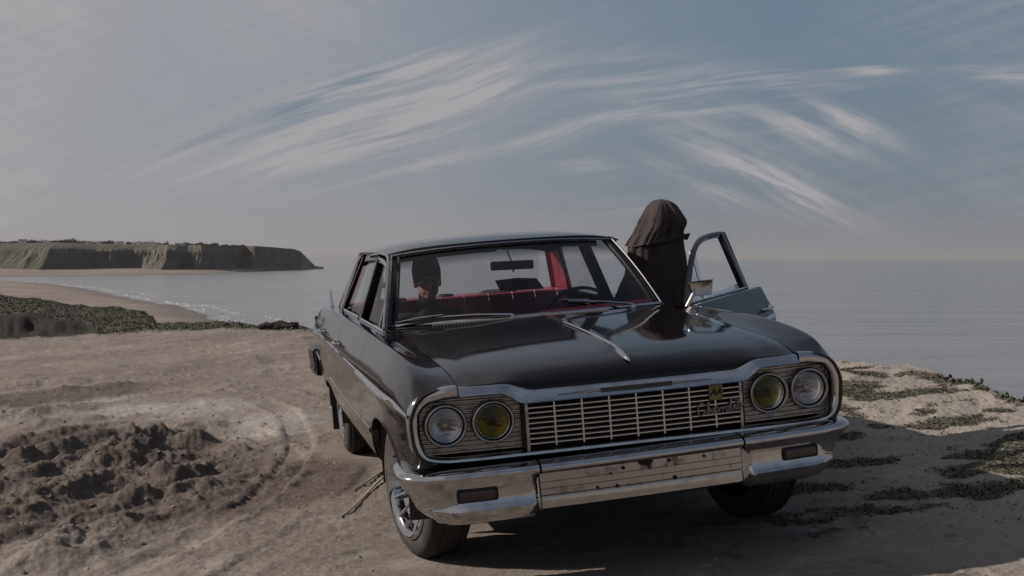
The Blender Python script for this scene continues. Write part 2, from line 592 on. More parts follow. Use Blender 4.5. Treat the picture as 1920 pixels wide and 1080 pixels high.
def build_ground():
    fine = np.radians(np.linspace(-27.5, 24.5, 860))
    coarse1 = np.radians(np.linspace(-180, -27.5, 90)[:-1])
    coarse2 = np.radians(np.linspace(24.5, 180, 90)[1:-1])
    A = np.concatenate([coarse1, fine, coarse2])
    n_in, n_f, n_out = 14, 440, 46
    Rr = rim(np.degrees(A))
    t_in = np.linspace(.0, 1, n_in) ** 1.3
    rows = []
    r0 = 4.9
    for t in t_in[:-1]:
        rows.append(.25 + (r0 - .25) * t + 0 * A)
    for t in np.linspace(0, 1, n_f):
        inv = (1 / r0) * (1 - t) + (1 / Rr) * t
        rows.append(1 / inv)
    k_r = len(rows)
    out_d = (np.linspace(0, 1, n_out + 1)[1:]) ** 1.7 * 36
    for d in out_d:
        rows.append(Rr + d)
    RR = np.array(rows)
    XX = RR * np.sin(A)[None]
    YY = RR * np.cos(A)[None]
    base = gplane(XX, YY)
    # the slope eases off away from the car
    far = sstep(13, 40, np.hypot(XX - .5, YY - 8)) * (YY < 0)
    base = base * (1 - far) + far * np.clip(base, -.7, .6)
    H = base + ground_detail(XX, YY) * (1 - .0 * RR)
    adeg = np.degrees(A)
    edge_z = H[k_r - 1]
    crs = pchip(CR_B, CR_S, np.clip(adeg, -180, -7))
    crd = pchip(CR_B, CR_D, np.clip(adeg, -180, -7))
    leftside = (adeg < -7)
    green = np.zeros_like(H)
    bank = np.zeros_like(H)
    for k, d in enumerate(out_d):
        i = k_r + k
        rr = Rr + d
        zc = CAMZ - crs * (Rr + crd) * np.cos(A)                     # crest height
        t = np.clip(d / crd, 0, 1)
        # bare scarp where the rise is highest, its foot at the rim
        sc = sstep(-17.0, -18.3, adeg) * (adeg < -14) * 1.0
        zsc = edge_z + (.92 * (zc - edge_z)) * sstep(0.1, 1.5, d + .25 * fbm(adeg * 1.1, d + 0 * adeg, 3, 91))
        zl = edge_z * (1 - t) + zc * t
        z = zsc * sc * (1 - t) + zl * (1 - sc * (1 - t))
        over = np.maximum(d - crd, 0)
        z = z - over * .62
        z = z + leftside * .10 * fbm(XX[i] * .9, YY[i] * .9, 4, 95) * np.minimum(d, 1)
        zr = edge_z - .30 * np.minimum(d, .5) - 1.25 * np.maximum(d - .35, 0) + .1 * np.minimum(d, 2) * fbm(XX[i], YY[i], 3, 97)
        H[i] = np.where(leftside, z, zr)
        blend = sstep(-9, -7, adeg)
        H[i] = np.where(adeg < 20, H[i] * (1 - blend) + zr * blend, H[i])
        green[i] = np.where(leftside, 1.0, .5)
        bank[i] = sc * (d < 1.7)
    H = np.maximum(H, SEA_Z - 1.5)
    # creeping green patches on the right of the plateau
    G = grass_mask(XX, YY)
    G[k_r:] = 0
    lip = sstep(.4, 0, (Rr[None] - RR)) * (adeg < -7)[None] * sstep(-.3, .3, fbm(XX * 2, YY * 2, 3, 99) + .2)
    G = np.maximum(G, lip * (RR <= Rr[None]))
    G = np.maximum(G, green)
    nr, na = H.shape
    V = np.stack([XX, YY, H], -1).reshape(-1, 3)
    i = np.arange(nr - 1)[:, None]
    j = np.arange(na)[None]
    j2 = (j + 1) % na
    F = np.stack([i * na + j, (i + 1) * na + j, (i + 1) * na + j2, i * na + j2], -1).reshape(-1, 4)[:, ::-1]
    o = mesh('ground', V, F, MATS['ground'])
    at = o.data.attributes.new('green', 'FLOAT', 'POINT')
    at.data.foreach_set('value', G.astype(np.float32).ravel())
    at = o.data.attributes.new('bank', 'FLOAT', 'POINT')
    at.data.foreach_set('value', bank.astype(np.float32).ravel())
    tag(o, kind='structure')
    return (A, RR, H, G, k_r, na)


PATCH = [(2.62, 10.2, .26, .75), (2.88, 11.2, .22, .45), (2.9, 9.85, .45, .20), (3.1, 10.0, .25, .10), (2.60, 9.65, .22, .14), (2.78, 8.72, .34, .17),
         (2.95, 8.6, .28, .15), (2.75, 9.0, .12, .12), (3.60, 10.0, .24, .40), (3.45, 10.6, .18, .28), (3.62, 9.5, .2, .25), (2.78, 7.55, .34, .28),
         (2.62, 7.15, .3, .25), (3.1, 7.7, .4, .3), (2.35, 9.45, .10, .12), (2.96, 11.6, .14, .14), (3.25, 8.9, .1, .08), (3.2, 9.4, .12, .05),
         (1.9, 7.6, .35, .13), (1.6, 7.0, .4, .15), (2.2, 6.7, .4, .15), (1.95, 8.4, .3, .12), (3.3, 6.6, .5, .4), (1.5, 6.4, .5, .14), (3.2, 10.9, .1, .08), (4.3, 7.8, .6, .5)]


def grass_mask(x, y):
    n = fbm(x * 3.2, y * 3.2, 4, 101, .6)
    m = np.zeros_like(x)
    for (cx, cy, a, c) in PATCH:
        m = np.maximum(m, 1 - ((x - cx) / a) ** 2 * .5 - ((y - cy) / c) ** 2 * .5)
    return sstep(.38, .80, m + .60 * n)


def ground_material():
    m = bpy.data.materials.new('ground')
    m.use_nodes = True
    nt = m.node_tree
    q = NB(nt)
    p = nt.nodes['Principled BSDF']
    t = q.n('ShaderNodeTexCoord').outputs['Object']
    geo = q.n('ShaderNodeSeparateXYZ')
    nt.links.new(t, geo.inputs[0])
    x_, y_ = geo.outputs[0], geo.outputs[1]
    stretch = q.vec(q.m('MULTIPLY', x_, .8), y_, 0.0)
    big = q.noise(stretch, .45, 5, .6)
    mid = q.noise(t, 2.2, 6, .65)
    fine = q.noise(t, 22, 6, .7)
    grit = q.noise(t, 140, 3, .7)
    c = q.mixc(q.mr(big, .35, .65), (0.157, 0.133, 0.117), (0.209, 0.181, 0.160))
    c = q.mixc(q.mr(mid, .52, .72), c, (0.269, 0.245, 0.224))
    c = q.mixc(q.mr(mid, .44, .30), c, (0.108, 0.088, 0.078))
    c = q.mixc(q.m('MULTIPLY', q.mr(fine, .45, .70), .35), c, (0.254, 0.233, 0.212))
    c = q.mixc(q.m('MULTIPLY', q.mr(fine, .50, .30), .50), c, (0.087, 0.073, 0.064))
    c = q.mixc(q.m('MULTIPLY', q.mr(grit, .60, .72), .4), c, (0.301, 0.280, 0.258))
    c = q.mixc(q.m('MULTIPLY', q.mr(grit, .40, .28), .5), c, (0.059, 0.046, 0.038))
    # pale trampled clay

    def blob(cx, cy, rx, ry, ang=0):
        ca, sa = math.cos(R(ang)), math.sin(R(ang))
        dx = q.m('SUBTRACT', x_, cx)
        dy = q.m('SUBTRACT', y_, cy)
        a = q.m('MULTIPLY', q.m('ADD', q.m('MULTIPLY', dx, ca), q.m('MULTIPLY', dy, sa)), 1 / rx)
        e = q.m('MULTIPLY', q.m('SUBTRACT', q.m('MULTIPLY', dy, ca), q.m('MULTIPLY', dx, sa)), 1 / ry)
        return q.m('EXPONENT', q.m('MULTIPLY', q.m('ADD', q.m('MULTIPLY', a, a), q.m('MULTIPLY', e, e)), -1.0))
    pale = addq(q, [blob(-2.75, 12.0, .50, .7), blob(-3.55, 12.2, .40, .35), blob(-4.2, 13.2, .7, .5), blob(-5.1, 12.0, .9, .5), blob(-1.9, 10.8, .5, .9), blob(-2.93, 9.05, .16, .2)])
    pale = q.mr(q.m('MULTIPLY', pale, q.m('ADD', .45, q.m('ADD', mid, q.m('MULTIPLY', q.m('SUBTRACT', fine, .5), .8)))), .35, .80)
    c = q.mixc(q.m('MULTIPLY', pale, .50), c, (0.348, 0.327, 0.308))
    dirt_dark = addq(q, [blob(-3.2, 8.9, 1.25, 1.7), blob(-2.3, 8.2, .9, 1.2), blob(-4.6, 13.9, 1.2, 1.0), blob(-1.3, 8.1, .5, .8), blob(-3.9, 10.3, .8, .9)])
    c = q.mixc(q.m('MULTIPLY', q.mr(q.m('MULTIPLY', dirt_dark, q.m('ADD', mid, .45)), .30, .75), .80), c, q.mixc(q.mr(fine, .35, .65), (.058, .045, .038), (.098, .078, .067)))
    # sandy gravel to the right
    rt = q.mr(x_, 1.2, 2.6)
    c = q.mixc(q.m('MULTIPLY', rt, .65), c, q.mixc(q.mr(grit, .4, .65), (0.264, 0.236, 0.210), (0.408, 0.376, 0.340)))
    at = q.n('ShaderNodeAttribute', attribute_name='green')
    bk = q.n('ShaderNodeAttribute', attribute_name='bank')
    gcol = q.mixc(q.mr(q.noise(t, 1.3, 5, .6), .38, .66), (.050, .050, .034), (0.096, 0.092, 0.072))
    gcol = q.mixc(q.mr(fine, .40, .62), gcol, (.032, .033, .022))
    c = q.mixc(q.m('MULTIPLY', at.outputs['Fac'], .80), c, gcol)
    c = q.mixc(bk.outputs['Fac'], c, q.mixc(fine, (.018, .014, .013), (.034, .027, .024)))  # scarp earth much darker than the soil, its shade put into the colour
    nt.links.new(c, p.inputs['Base Color'])
    p.inputs['Roughness'].default_value = .93
    p.inputs['Specular IOR Level'].default_value = .15
    bn = q.n('ShaderNodeBump')
    bn.inputs['Strength'].default_value = .55
    bn.inputs['Distance'].default_value = .03
    nt.links.new(q.m('ADD', q.m('MULTIPLY', fine, .8), q.m('MULTIPLY', grit, .22)), bn.inputs['Height'])
    nt.links.new(bn.outputs[0], p.inputs['Normal'])
    MATS['ground'] = m


def addq(q, l):
    o = l[0]
    for k in l[1:]:
        o = q.m('ADD', o, k)
    return o


ground_material()
GA = build_ground()


def gz(x, y):
    """height of the built ground at a point (bilinear in its own polar grid)"""
    A, RR, H, G, k_r, na = GA
    a = math.atan2(x, y)
    r = math.hypot(x, y)
    j = int(np.clip(np.searchsorted(A, a) - 1, 0, len(A) - 2))
    ta = (a - A[j]) / (A[j + 1] - A[j])
    out = 0
    for jj, ww in ((j, 1 - ta), (j + 1, ta)):
        out += ww * np.interp(r, RR[:, jj], H[:, jj])
    return float(out)


def gz_many(x, y):
    A, RR, H, G, k_r, na = GA
    a = np.arctan2(x, y)
    r = np.hypot(x, y)
    j = np.clip(np.searchsorted(A, a), 0, len(A) - 1)
    out = np.empty_like(x)
    grn = np.empty_like(x)
    for jj in np.unique(j):
        k = j == jj
        out[k] = np.interp(r[k], RR[:, jj], H[:, jj])
        grn[k] = np.interp(r[k], RR[:, jj], G[:, jj])
    return out, grn


# ---------------------------------------------------------------- sea
def sea_material():
    m = bpy.data.materials.new('sea')
    m.use_nodes = True
    nt = m.node_tree
    q = NB(nt)
    p = nt.nodes['Principled BSDF']
    t = q.n('ShaderNodeTexCoord').outputs['Object']
    sp = q.n('ShaderNodeSeparateXYZ')
    nt.links.new(t, sp.inputs[0])
    v = q.vec(q.m('MULTIPLY', sp.outputs[0], .22), q.m('ADD', sp.outputs[1], q.m('MULTIPLY', sp.outputs[0], .12)), 0.0)
    n1 = q.noise(v, .35, 5, .6)
    n2 = q.noise(v, .035, 4, .55)
    n3 = q.noise(v, 1.4, 3, .55)
    p.inputs['Base Color'].default_value = (.105, .125, .13, 1)
    nt.links.new(q.mixc(q.mr(n2, .35, .65), (.185, .188, .195), (.225, .225, .230)), p.inputs['Base Color'])
    p.inputs['Roughness'].default_value = .16
    p.inputs['IOR'].default_value = 1.33
    bn = q.n('ShaderNodeBump')
    bn.inputs['Strength'].default_value = 1.0
    bn.inputs['Distance'].default_value = 1.0
    hgt = q.m('ADD', q.m('ADD', q.m('ADD', q.m('MULTIPLY', n1, .6), q.m('MULTIPLY', q.noise(v, .11, 3, .5), 2.2)), q.m('MULTIPLY', n2, 4.0)), q.m('MULTIPLY', n3, .06))
    nt.links.new(hgt, bn.inputs['Height'])
    nt.links.new(bn.outputs[0], p.inputs['Normal'])
    MATS['sea'] = m


sea_material()
rows = []
ang = np.radians(np.linspace(0, 360, 73))[:-1]
V = [(0, 0, SEA_Z)]
rad = [30, 120, 500, 2000, 8000, 27500]
for r_ in rad:
    V += [(r_ * math.sin(a), r_ * math.cos(a), SEA_Z) for a in ang]
F = [(0, 1 + (k + 1) % 72, 1 + k) for k in range(72)]
for i_ in range(len(rad) - 1):
    for k in range(72):
        F.append((1 + i_ * 72 + k, 1 + i_ * 72 + (k + 1) % 72, 1 + (i_ + 1) * 72 + (k + 1) % 72, 1 + (i_ + 1) * 72 + k))
tag(mesh('sea', V, F, MATS['sea'], smooth=False), kind='structure')

# ---------------------------------------------------------------- beach: shoreline points run from near to far
SH = np.array([(-30, 90), (-38, 150), (-49, 222), (-59, 273), (-67, 301), (-82, 345), (-98, 391), (-123, 440), (-150, 503), (-196, 608), (-262, 740), (-330, 850),
               (-372, 930), (-356, 1015), (-300, 1065), (-262, 1170), (-262, 1260), (-262, 1400), (-262, 1520)], float)
sp_t = np.r_[0, np.cumsum(np.hypot(*np.diff(SH, axis=0).T))]
ts = np.linspace(0, sp_t[-1], 260)
shx = pchip(sp_t, SH[:, 0], ts) + 1.5 * fbm(ts * .03, ts * 0, 3, 111)
shy = pchip(sp_t, SH[:, 1], ts)
ins = np.r_[-14, -4, 0, 4, 10, 18, 30, 45, 70, 110, 170, 260, 420]
hin = np.r_[-1.3, -.28, .02, .25, .55, .9, 1.5, 2.1, 2.9, 3.8, 5.0, 6.5, 9]
BX = shx[:, None] - ins[None]
# far side of the bay: inland is away from us
turn = sstep(860, 1010, shy)[:, None]
BY = shy[:, None] + turn * ins[None] * 1.1
BX = shx[:, None] - ins[None] * (1 - .75 * turn)
BZ = SEA_Z + hin[None] * (1 - .35 * turn) + .12 * fbm(BX * .05, BY * .05, 3, 115)
mbe = MB()
mbe.grid(np.stack([BX, BY, BZ], -1))
sand = bpy.data.materials.new('sand')
sand.use_nodes = True
q = NB(sand.node_tree)
t = q.n('ShaderNodeTexCoord').outputs['Object']
sp = q.n('ShaderNodeSeparateXYZ')
sand.node_tree.links.new(t, sp.inputs[0])
c = q.mixc(q.mr(q.noise(t, .03, 5, .6), .4, .62), (.150, .118, .100), (.195, .158, .134))
wet = q.mr(sp.outputs[2], SEA_Z + .15, SEA_Z + .8)
c = q.mixc(wet, (.10, .082, .074), c)
c = q.mixc(q.m('MULTIPLY', q.mr(q.noise(q.vec(q.m('MULTIPLY', sp.outputs[0], .02), q.m('MULTIPLY', sp.outputs[1], .12), 0.0), 1.0, 5, .7), .55, .7), .5), c, (.115, .095, .08))
sand.node_tree.links.new(c, sand.node_tree.nodes['Principled BSDF'].inputs['Base Color'])
sand.node_tree.nodes['Principled BSDF'].inputs['Roughness'].default_value = .9
MATS['sand'] = sand
tag(mbe.build('beach', sand), kind='structure')

# ---------------------------------------------------------------- foam lines where the swell breaks
foam = pbr('foam', (.36, .36, .36), .8)
fm = MB()
for (i0, i1, off, wd) in ((62, 75, 5, 1.0), (78, 90, 7, 1.3), (70, 84, 14, .8), (96, 112, 5, 1.5), (90, 104, 9, 1.2), (50, 60, 5, 1.0), (40, 53, 9, .9), (44, 58, 3, .7),
                          (118, 150, 4, 1.2), (30, 42, 4, .6), (34, 40, 15, .6)):
    k = np.linspace(i0, i1, 90)
    fx = np.interp(k, np.arange(260), shx) + off + 1.8 * fbm(k * .9, k * 0 + i0, 3, 121)
    fy = np.interp(k, np.arange(260), shy)
    ww = wd * np.clip(fbm(k * 2.2, k * 0 + off, 4, 127, .7) + .02, 0, 1) * np.sin(np.pi * (k - i0) / (i1 - i0)) ** .5
    P_ = np.zeros((90, 3, 3))
    for c_, s_ in enumerate((-1, 0, 1)):
        P_[:, c_, 0] = fx + s_ * ww
        P_[:, c_, 1] = fy
        P_[:, c_, 2] = SEA_Z + .05 + (.12 if s_ == 0 else 0) * (ww > .05)
    fm.grid(P_)
tag(fm.build('foam', foam), 'white foam where small waves break along the beach', 'foam', kind='stuff')

# ---------------------------------------------------------------- headland across the bay
HB = np.array([(-900, 1110, 25), (-578, 1150, 26.0), (-499, 1180, 26.6), (-455, 1190, 27.0), (-433, 1180, 27.0), (-416, 1172, 27.0), (-412, 1185, 26.8), (-406, 1225, 26.5), (-398, 1262, 26.3), (-384, 1262, 26.2), (-379, 1275, 26.0),
               (-373, 1300, 26.0), (-363, 1300, 25.8), (-347, 1262, 25.6), (-330, 1235, 25.4), (-321, 1222, 25.2), (-316, 1245, 25.1), (-314, 1285, 25.0), (-309, 1285, 25.0), (-302, 1262, 24.8), (-296, 1258, 24.6),
               (-292, 1300, 24.5), (-288, 1360, 24.6), (-283, 1410, 24.8), (-276, 1400, 24.6), (-268, 1385, 24.6), (-266, 1395, 24.4), (-265, 1450, 24.2), (-262, 1520, 23.4), (-258, 1580, 22.6), (-255, 1605, 20.5),
               (-251, 1625, 14.0), (-247, 1650, 6.0), (-245, 1665, 1.6), (-243, 1690, 1.0), (-240, 1705, .2)], float)
HB[:, 2] = HB[:, 2] * 1.0
tt = np.r_[0, np.cumsum(np.hypot(*np.diff(HB[:, :2], axis=0).T))]
n = 620
tq = np.interp(np.linspace(0, len(HB) - 1, n), np.arange(len(HB)), tt)
hx = np.interp(tq, tt, HB[:, 0])
hy = np.interp(tq, tt, HB[:, 1])
hz = np.interp(tq, tt, HB[:, 2])
ker = np.ones(7) / 7
hx[3:-3] = np.convolve(hx, ker, 'valid')
hy[3:-3] = np.convolve(hy, ker, 'valid')
sl = np.interp(hx, [-900, -480, -425, -405, -365, -340, -325, -312, -300, -285, -268, -240], [85, 70, 50, 20, 22, 46, 40, 18, 26, 18, 20, 14])
apron = np.interp(hx, [-900, -430, -400, -360, -300, -285, -240], [80, 80, 70, 60, 30, 6, 3])    # how far the slope runs back
fr = np.r_[0, .03, .08, .15, .23, .31, .40, .49, .58, .67, .76, .85, .93, 1.0]
P_ = []
for i_, f_ in enumerate(fr):
    gul = fbm(tq * .045, tq * 0 + f_ * .6, 4, 131, .6) * 7 * math.sin(math.pi * min(f_ + .1, 1))
    gul2 = (1 - np.abs(fbm(tq * .09 + f_ * .5, tq * 0 + f_ * .4, 3, 137, .6))) * 6.5 * math.sin(math.pi * f_)
    bb = min(f_ / .74, 1) ** .85
    ap = max(0, (f_ - .74) / .26)
    P_.append(np.stack([hx - .12 * sl * bb - .2 * apron * ap, hy + sl * bb + apron * ap + gul + gul2, -10.9 + (hz + .0) * f_ ** .92 + .25 * fbm(tq * .1, tq * 0 + f_, 2, 139)], -1))
top = P_[-1].copy()
for d_ in (15, 50, 130, 320, 700):
    tz = top.copy()
    tz[:, 1] += d_
    tz[:, 0] -= d_ * .35
    tz[:, 2] = top[:, 2] + min(d_ * .008, 2.0) * np.clip(hz / 25, 0, 1) + .5 * fbm(tz[:, 0] * .01, tz[:, 1] * .01, 3, 141)
    P_.append(tz)
foot = P_[0].copy()
foot[:, 2] = SEA_Z - 1
foot[:, 1] -= 3
P_ = np.array([foot] + P_)
mh = MB()
mh.grid(P_.transpose(1, 0, 2))
cm = bpy.data.materials.new('headland')
cm.use_nodes = True
q = NB(cm.node_tree)
t = q.n('ShaderNodeTexCoord').outputs['Object']
gn = q.n('ShaderNodeNewGeometry')
sn = q.n('ShaderNodeSeparateXYZ')
cm.node_tree.links.new(gn.outputs['True Normal'], sn.inputs[0])
sp = q.n('ShaderNodeSeparateXYZ')
cm.node_tree.links.new(t, sp.inputs[0])
c = q.mixc(q.mr(q.noise(t, .05, 6, .65), .38, .62), (0.051, 0.044, 0.034), (0.094, 0.082, 0.064))
grs = q.mixc(q.mr(q.noise(t, .03, 5, .6), .4, .6), (0.049, 0.049, 0.033), (0.078, 0.071, 0.051))
c = q.mixc(q.mr(q.m('ABSOLUTE', sn.outputs[2]), .55, .8), c, grs)
strat = q.noise(q.vec(q.m('MULTIPLY', sp.outputs[0], .01), 0.0, q.m('MULTIPLY', sp.outputs[2], .6)), 1.0, 4, .6)
c = q.mixc(q.m('MULTIPLY', q.mr(strat, .5, .7), .35), c, (0.098, 0.082, 0.070))
# fresh landslip scar, a streak of bare pale earth
scx = q.m('ABSOLUTE', q.m('SUBTRACT', q.m('ADD', sp.outputs[0], q.m('MULTIPLY', q.noise(t, .12, 4, .6), 9.0)), -247.5))
c = q.mixc(q.mr(scx, 4.2, 2.2), c, (0.164, 0.131, 0.115))
c = q.mixc(q.mr(q.m('ADD', sp.outputs[2], q.m('MULTIPLY', q.noise(t, .1, 3, .6), 4.0)), -6.0, -8.6), c, (0.131, 0.111, 0.098))
cm.node_tree.links.new(c, cm.node_tree.nodes['Principled BSDF'].inputs['Base Color'])
cm.node_tree.nodes['Principled BSDF'].inputs['Roughness'].default_value = .95
bn = q.n('ShaderNodeBump')
bn.inputs['Distance'].default_value = 6.0
bn.inputs['Strength'].default_value = .6
cm.node_tree.links.new(q.m('ADD', q.noise(t, .12, 5, .7), q.m('MULTIPLY', q.noise(q.vec(q.m('MULTIPLY', sp.outputs[0], .35), 0.0, q.m('MULTIPLY', sp.outputs[2], .05)), 1.0, 4, .65), 1.3)), bn.inputs['Height'])
cm.node_tree.links.new(bn.outputs[0], cm.node_tree.nodes['Principled BSDF'].inputs['Normal'])
tag(mh.build('headland', cm), kind='structure')

# boulders fallen on the shore under the cliff
rock = pbr('shore_rock', (.24, .205, .18), .9, noise=(.4, (.12, .10, .09), .4, .6))
rk = MB()
rr_ = np.random.RandomState(5)
for k in range(900):
    i_ = rr_.randint(330, n - 30)
    x0 = hx[i_] + rr_.normal() * 3
    y0 = hy[i_] - rr_.uniform(-2, 22) * (1 if hx[i_] < -262 else .5)
    s_ = rr_.uniform(.3, 1.3)
    z0 = SEA_Z + .3 + max(0, 1.4 - abs(y0 - hy[i_]) * .05)
    pts = []
    for a_ in range(5):
        aa = a_ * 1.257 + rr_.uniform(-.3, .3)
        pts.append((x0 + s_ * math.cos(aa) * rr_.uniform(.7, 1.3), y0 + s_ * math.sin(aa), z0 - .3))
    rk.add(pts + [(x0, y0, z0 + s_ * rr_.uniform(.5, 1.0))], [(a_, (a_ + 1) % 5, 5) for a_ in range(5)])
tag(rk.build('shore_rocks', rock, smooth=False), 'fallen boulders and rubble along the foot of the far cliff', 'rocks', kind='stuff')

# houses and dark hedges on the skyline of the headland
white = pbr('house_white', (.80, .79, .78), .8)
slate = pbr('slate', (.10, .10, .105), .7)
HS = [(-470, 1285, 8, 6, .3, 'white house standing alone at the far end of the headland'), (-448, 1290, 7, 3.6, -.1, 'low pale cottage beside the lone white house'),
      (-411, 1300, 6, 4, .2, 'small pale bungalow in the gap of the hedge'), (-402, 1302, 5, 3.5, .1, 'smallest pale hut on the headland by the bungalow'),
      (-386, 1318, 8, 4.5, .1, 'grey white chalet nearest the end of the long hedge'), (-372, 1325, 8, 4.8, -.2, 'first pale chalet of the tight row on the headland'),
      (-362, 1326, 7, 5.2, .15, 'tallest pale chalet in the tight row on the headland'), (-353, 1322, 6, 4.2, 0, 'last pale chalet of the tight row on the headland'),
      (-330, 1340, 7, 3.6, .1, 'low white house between the hedge and open grass')]


def ztop(x, y):
    k = int(np.argmin((P_[:, :, 0] - x) ** 2 + (P_[:, :, 1] - y) ** 2))
    return P_.reshape(-1, 3)[k, 2]


for (x0, y0, wd, hh, rz, lb) in HS:
    x0, y0 = x0 * 1.065, y0 * 1.065
    r0 = empty('house', loc=(x0, y0, ztop(x0, y0) - .3))
    r0.rotation_euler.z = rz
    tag(r0, lb, 'house', 'houses on the skyline of the far headland')
    hh *= .72
    hw = hh * .62
    MB().box((0, 0, hw / 2), (wd, 5.5, hw)).build('wall', white, r0, smooth=False)
    MB().add([(-wd / 2 - .3, -3.1, hw + .003), (wd / 2 + .3, -3.1, hw + .003), (wd / 2 + .3, 3.1, hw + .003), (-wd / 2 - .3, 3.1, hw + .003), (-wd / 2, 0, hh), (wd / 2, 0, hh)],
             [(0, 1, 5, 4), (2, 3, 4, 5), (0, 4, 3), (1, 2, 5), (3, 2, 1, 0)]).build('roof', slate, r0, smooth=False)
    MB().box((wd * .12, -2.77, hw * .5), (.9, .06, hw * .45)).build('window', slate, r0, smooth=False)
hedge = pbr('hedge', (.035, .038, .030), .9)


def hedge_run(x0, x1, y0, y1, h_, lb, seed):
    rs = np.random.RandomState(seed)
    m_ = MB()
    cnt = int(abs(x1 - x0) * 5)
    for k in range(cnt):
        f_ = k / cnt
        x = x0 + (x1 - x0) * f_
        y = y0 + (y1 - y0) * f_ + rs.uniform(-1.5, 1.5)
        hh = h_ * rs.uniform(.5, 1.0) * (1 + .3 * math.sin(f_ * 19 + seed))
        x, y = x * 1.06, y * 1.06
        z = ztop(x, y) - .3
        for c_ in range(3):
            a_ = rs.uniform(0, 6.28)
            s_ = rs.uniform(.5, 1.1)
            cz = z + hh * rs.uniform(.3, 1)
            m_.add([(x + s_ * math.cos(a_ + d) * 1.1, y + s_ * math.sin(a_ + d), cz + rs.uniform(-.9, .5)) for d in (0, 2.1, 4.2)], [(0, 1, 2)])
        m_.add([(x - .5, y, z), (x + .6, y, z), (x + .1, y + .3, z + hh * .8)], [(0, 1, 2)])
    tag(m_.build('hedge', hedge, smooth=False), lb, 'hedge', 'hedges on the headland skyline')


hedge_run(-520, -395, 1310, 1330, 4.0, 'long dark hedge on the far left of the headland skyline', 1)
hedge_run(-385, -345, 1335, 1345, 3.6, 'dark hedge behind the tight row of pale chalets', 2)
hedge_run(-338, -296, 1345, 1350, 3.2, 'short thick dark hedge right of the chalets on the headland', 3)
hedge_run(-292, -268, 1345, 1350, 1.3, 'thin low hedge line above the middle of the cliff', 4)
# ================================================================ ground cover
rs = np.random.RandomState(21)
leafm = pbr('creeper_leaf', (.052, .060, .034), .8, noise=(6.0, (.092, .086, .058), .4, .65))
leafd = pbr('dry_leaf', (.11, .094, .070), .8)


def scatter(n_try, xr, yr, dens, size, name, mat, label, kind_name, tall=.5, seed=1, minx=None):
    rs = np.random.RandomState(seed)
    x = rs.uniform(*xr, n_try)
    y = rs.uniform(*yr, n_try)
    z, _ = gz_many(x, y)
    k = rs.rand(n_try) < dens(x, y)
    x, y, z = x[k], y[k], z[k]
    n = len(x)
    a = rs.uniform(0, 2 * np.pi, n)
    s = rs.uniform(.5, 1.2, n) * size
    tilt = rs.uniform(.1, 1.1, n) * tall
    ux, uy = np.cos(a), np.sin(a)
    L = s * 1.6
    w_ = s * .45
    base = np.stack([x, y, z - .003], -1)
    tip = base + np.stack([ux * L * np.cos(tilt), uy * L * np.cos(tilt), L * np.sin(tilt) + .006], -1)
    midp = (base + tip) / 2 + np.stack([0 * x, 0 * x, s * .18], -1)
    side = np.stack([-uy * w_, ux * w_, 0 * x], -1)
    V = np.stack([base, midp + side, tip, midp - side], 1).reshape(-1, 3)
    F = np.arange(4 * n).reshape(-1, 4)
    o = mesh(name, V, F, mat, smooth=False)
    tag(o, label, kind_name, kind='stuff')
    return o


scatter(150000, (1.2, 5.0), (6, 12.6), lambda x, y: grass_mask(x, y) * .75 * (np.hypot(x, y) < rim(np.degrees(np.arctan2(x, y))) - .02), .0125, 'creeping_grass', leafm,
        'low creeping green plants in patches on the gravel right of the car', 'ground cover', .40, 3)
scatter(16000, (1.2, 5.0), (6, 12.6), lambda x, y: (grass_mask(x, y) * .6 + .05) * (np.hypot(x, y) < rim(np.degrees(np.arctan2(x, y))) - .02), .016, 'dry_grass', leafd,
        'dry straw coloured bits among the green patches', 'dry plants', .5, 4)


def rimg(x, y):
    a = np.degrees(np.arctan2(x, y))
    d = np.hypot(x, y) - rim(a)
    return ((a < -6.5) & (d > -.5) & (d < 13)) * np.where(d < 0, .25, .8) * (1 - ((a < -17.3) & (d < 1.6)) * .93)


scatter(190000, (-15, -2.0), (18, 36), rimg, .024, 'rim_grass', leafm, 'short tufty green grass along the cliff edge and over the rise beyond it', 'grass', .8, 5)
scatter(14000, (-15, -2.0), (18, 36), rimg, .028, 'rim_dry_grass', leafd, 'dry yellowish blades in the grass of the cliff edge', 'dry grass', 1.3, 6)
# right-hand rim
scatter(9000, (2.8, 4.6), (8.0, 12.2), lambda x, y: ((np.abs(np.hypot(x, y) - rim(np.degrees(np.arctan2(x, y))) + .12) < .14 + .1 * fbm(x, y, 2, 7)) & (np.degrees(np.arctan2(x, y)) > 17.6)) * .9, .028,
        'rim_creeper', leafm, 'green creeper hanging over the rim above the sea on the right', 'ground cover', .9, 8)

# stones and crumbs of earth
stone = pbr('stone', (.23, .20, .17), .9, noise=(9, (.13, .105, .088), .4, .6))
crumb = pbr('mud_crumb', (.105, .080, .066), .95)


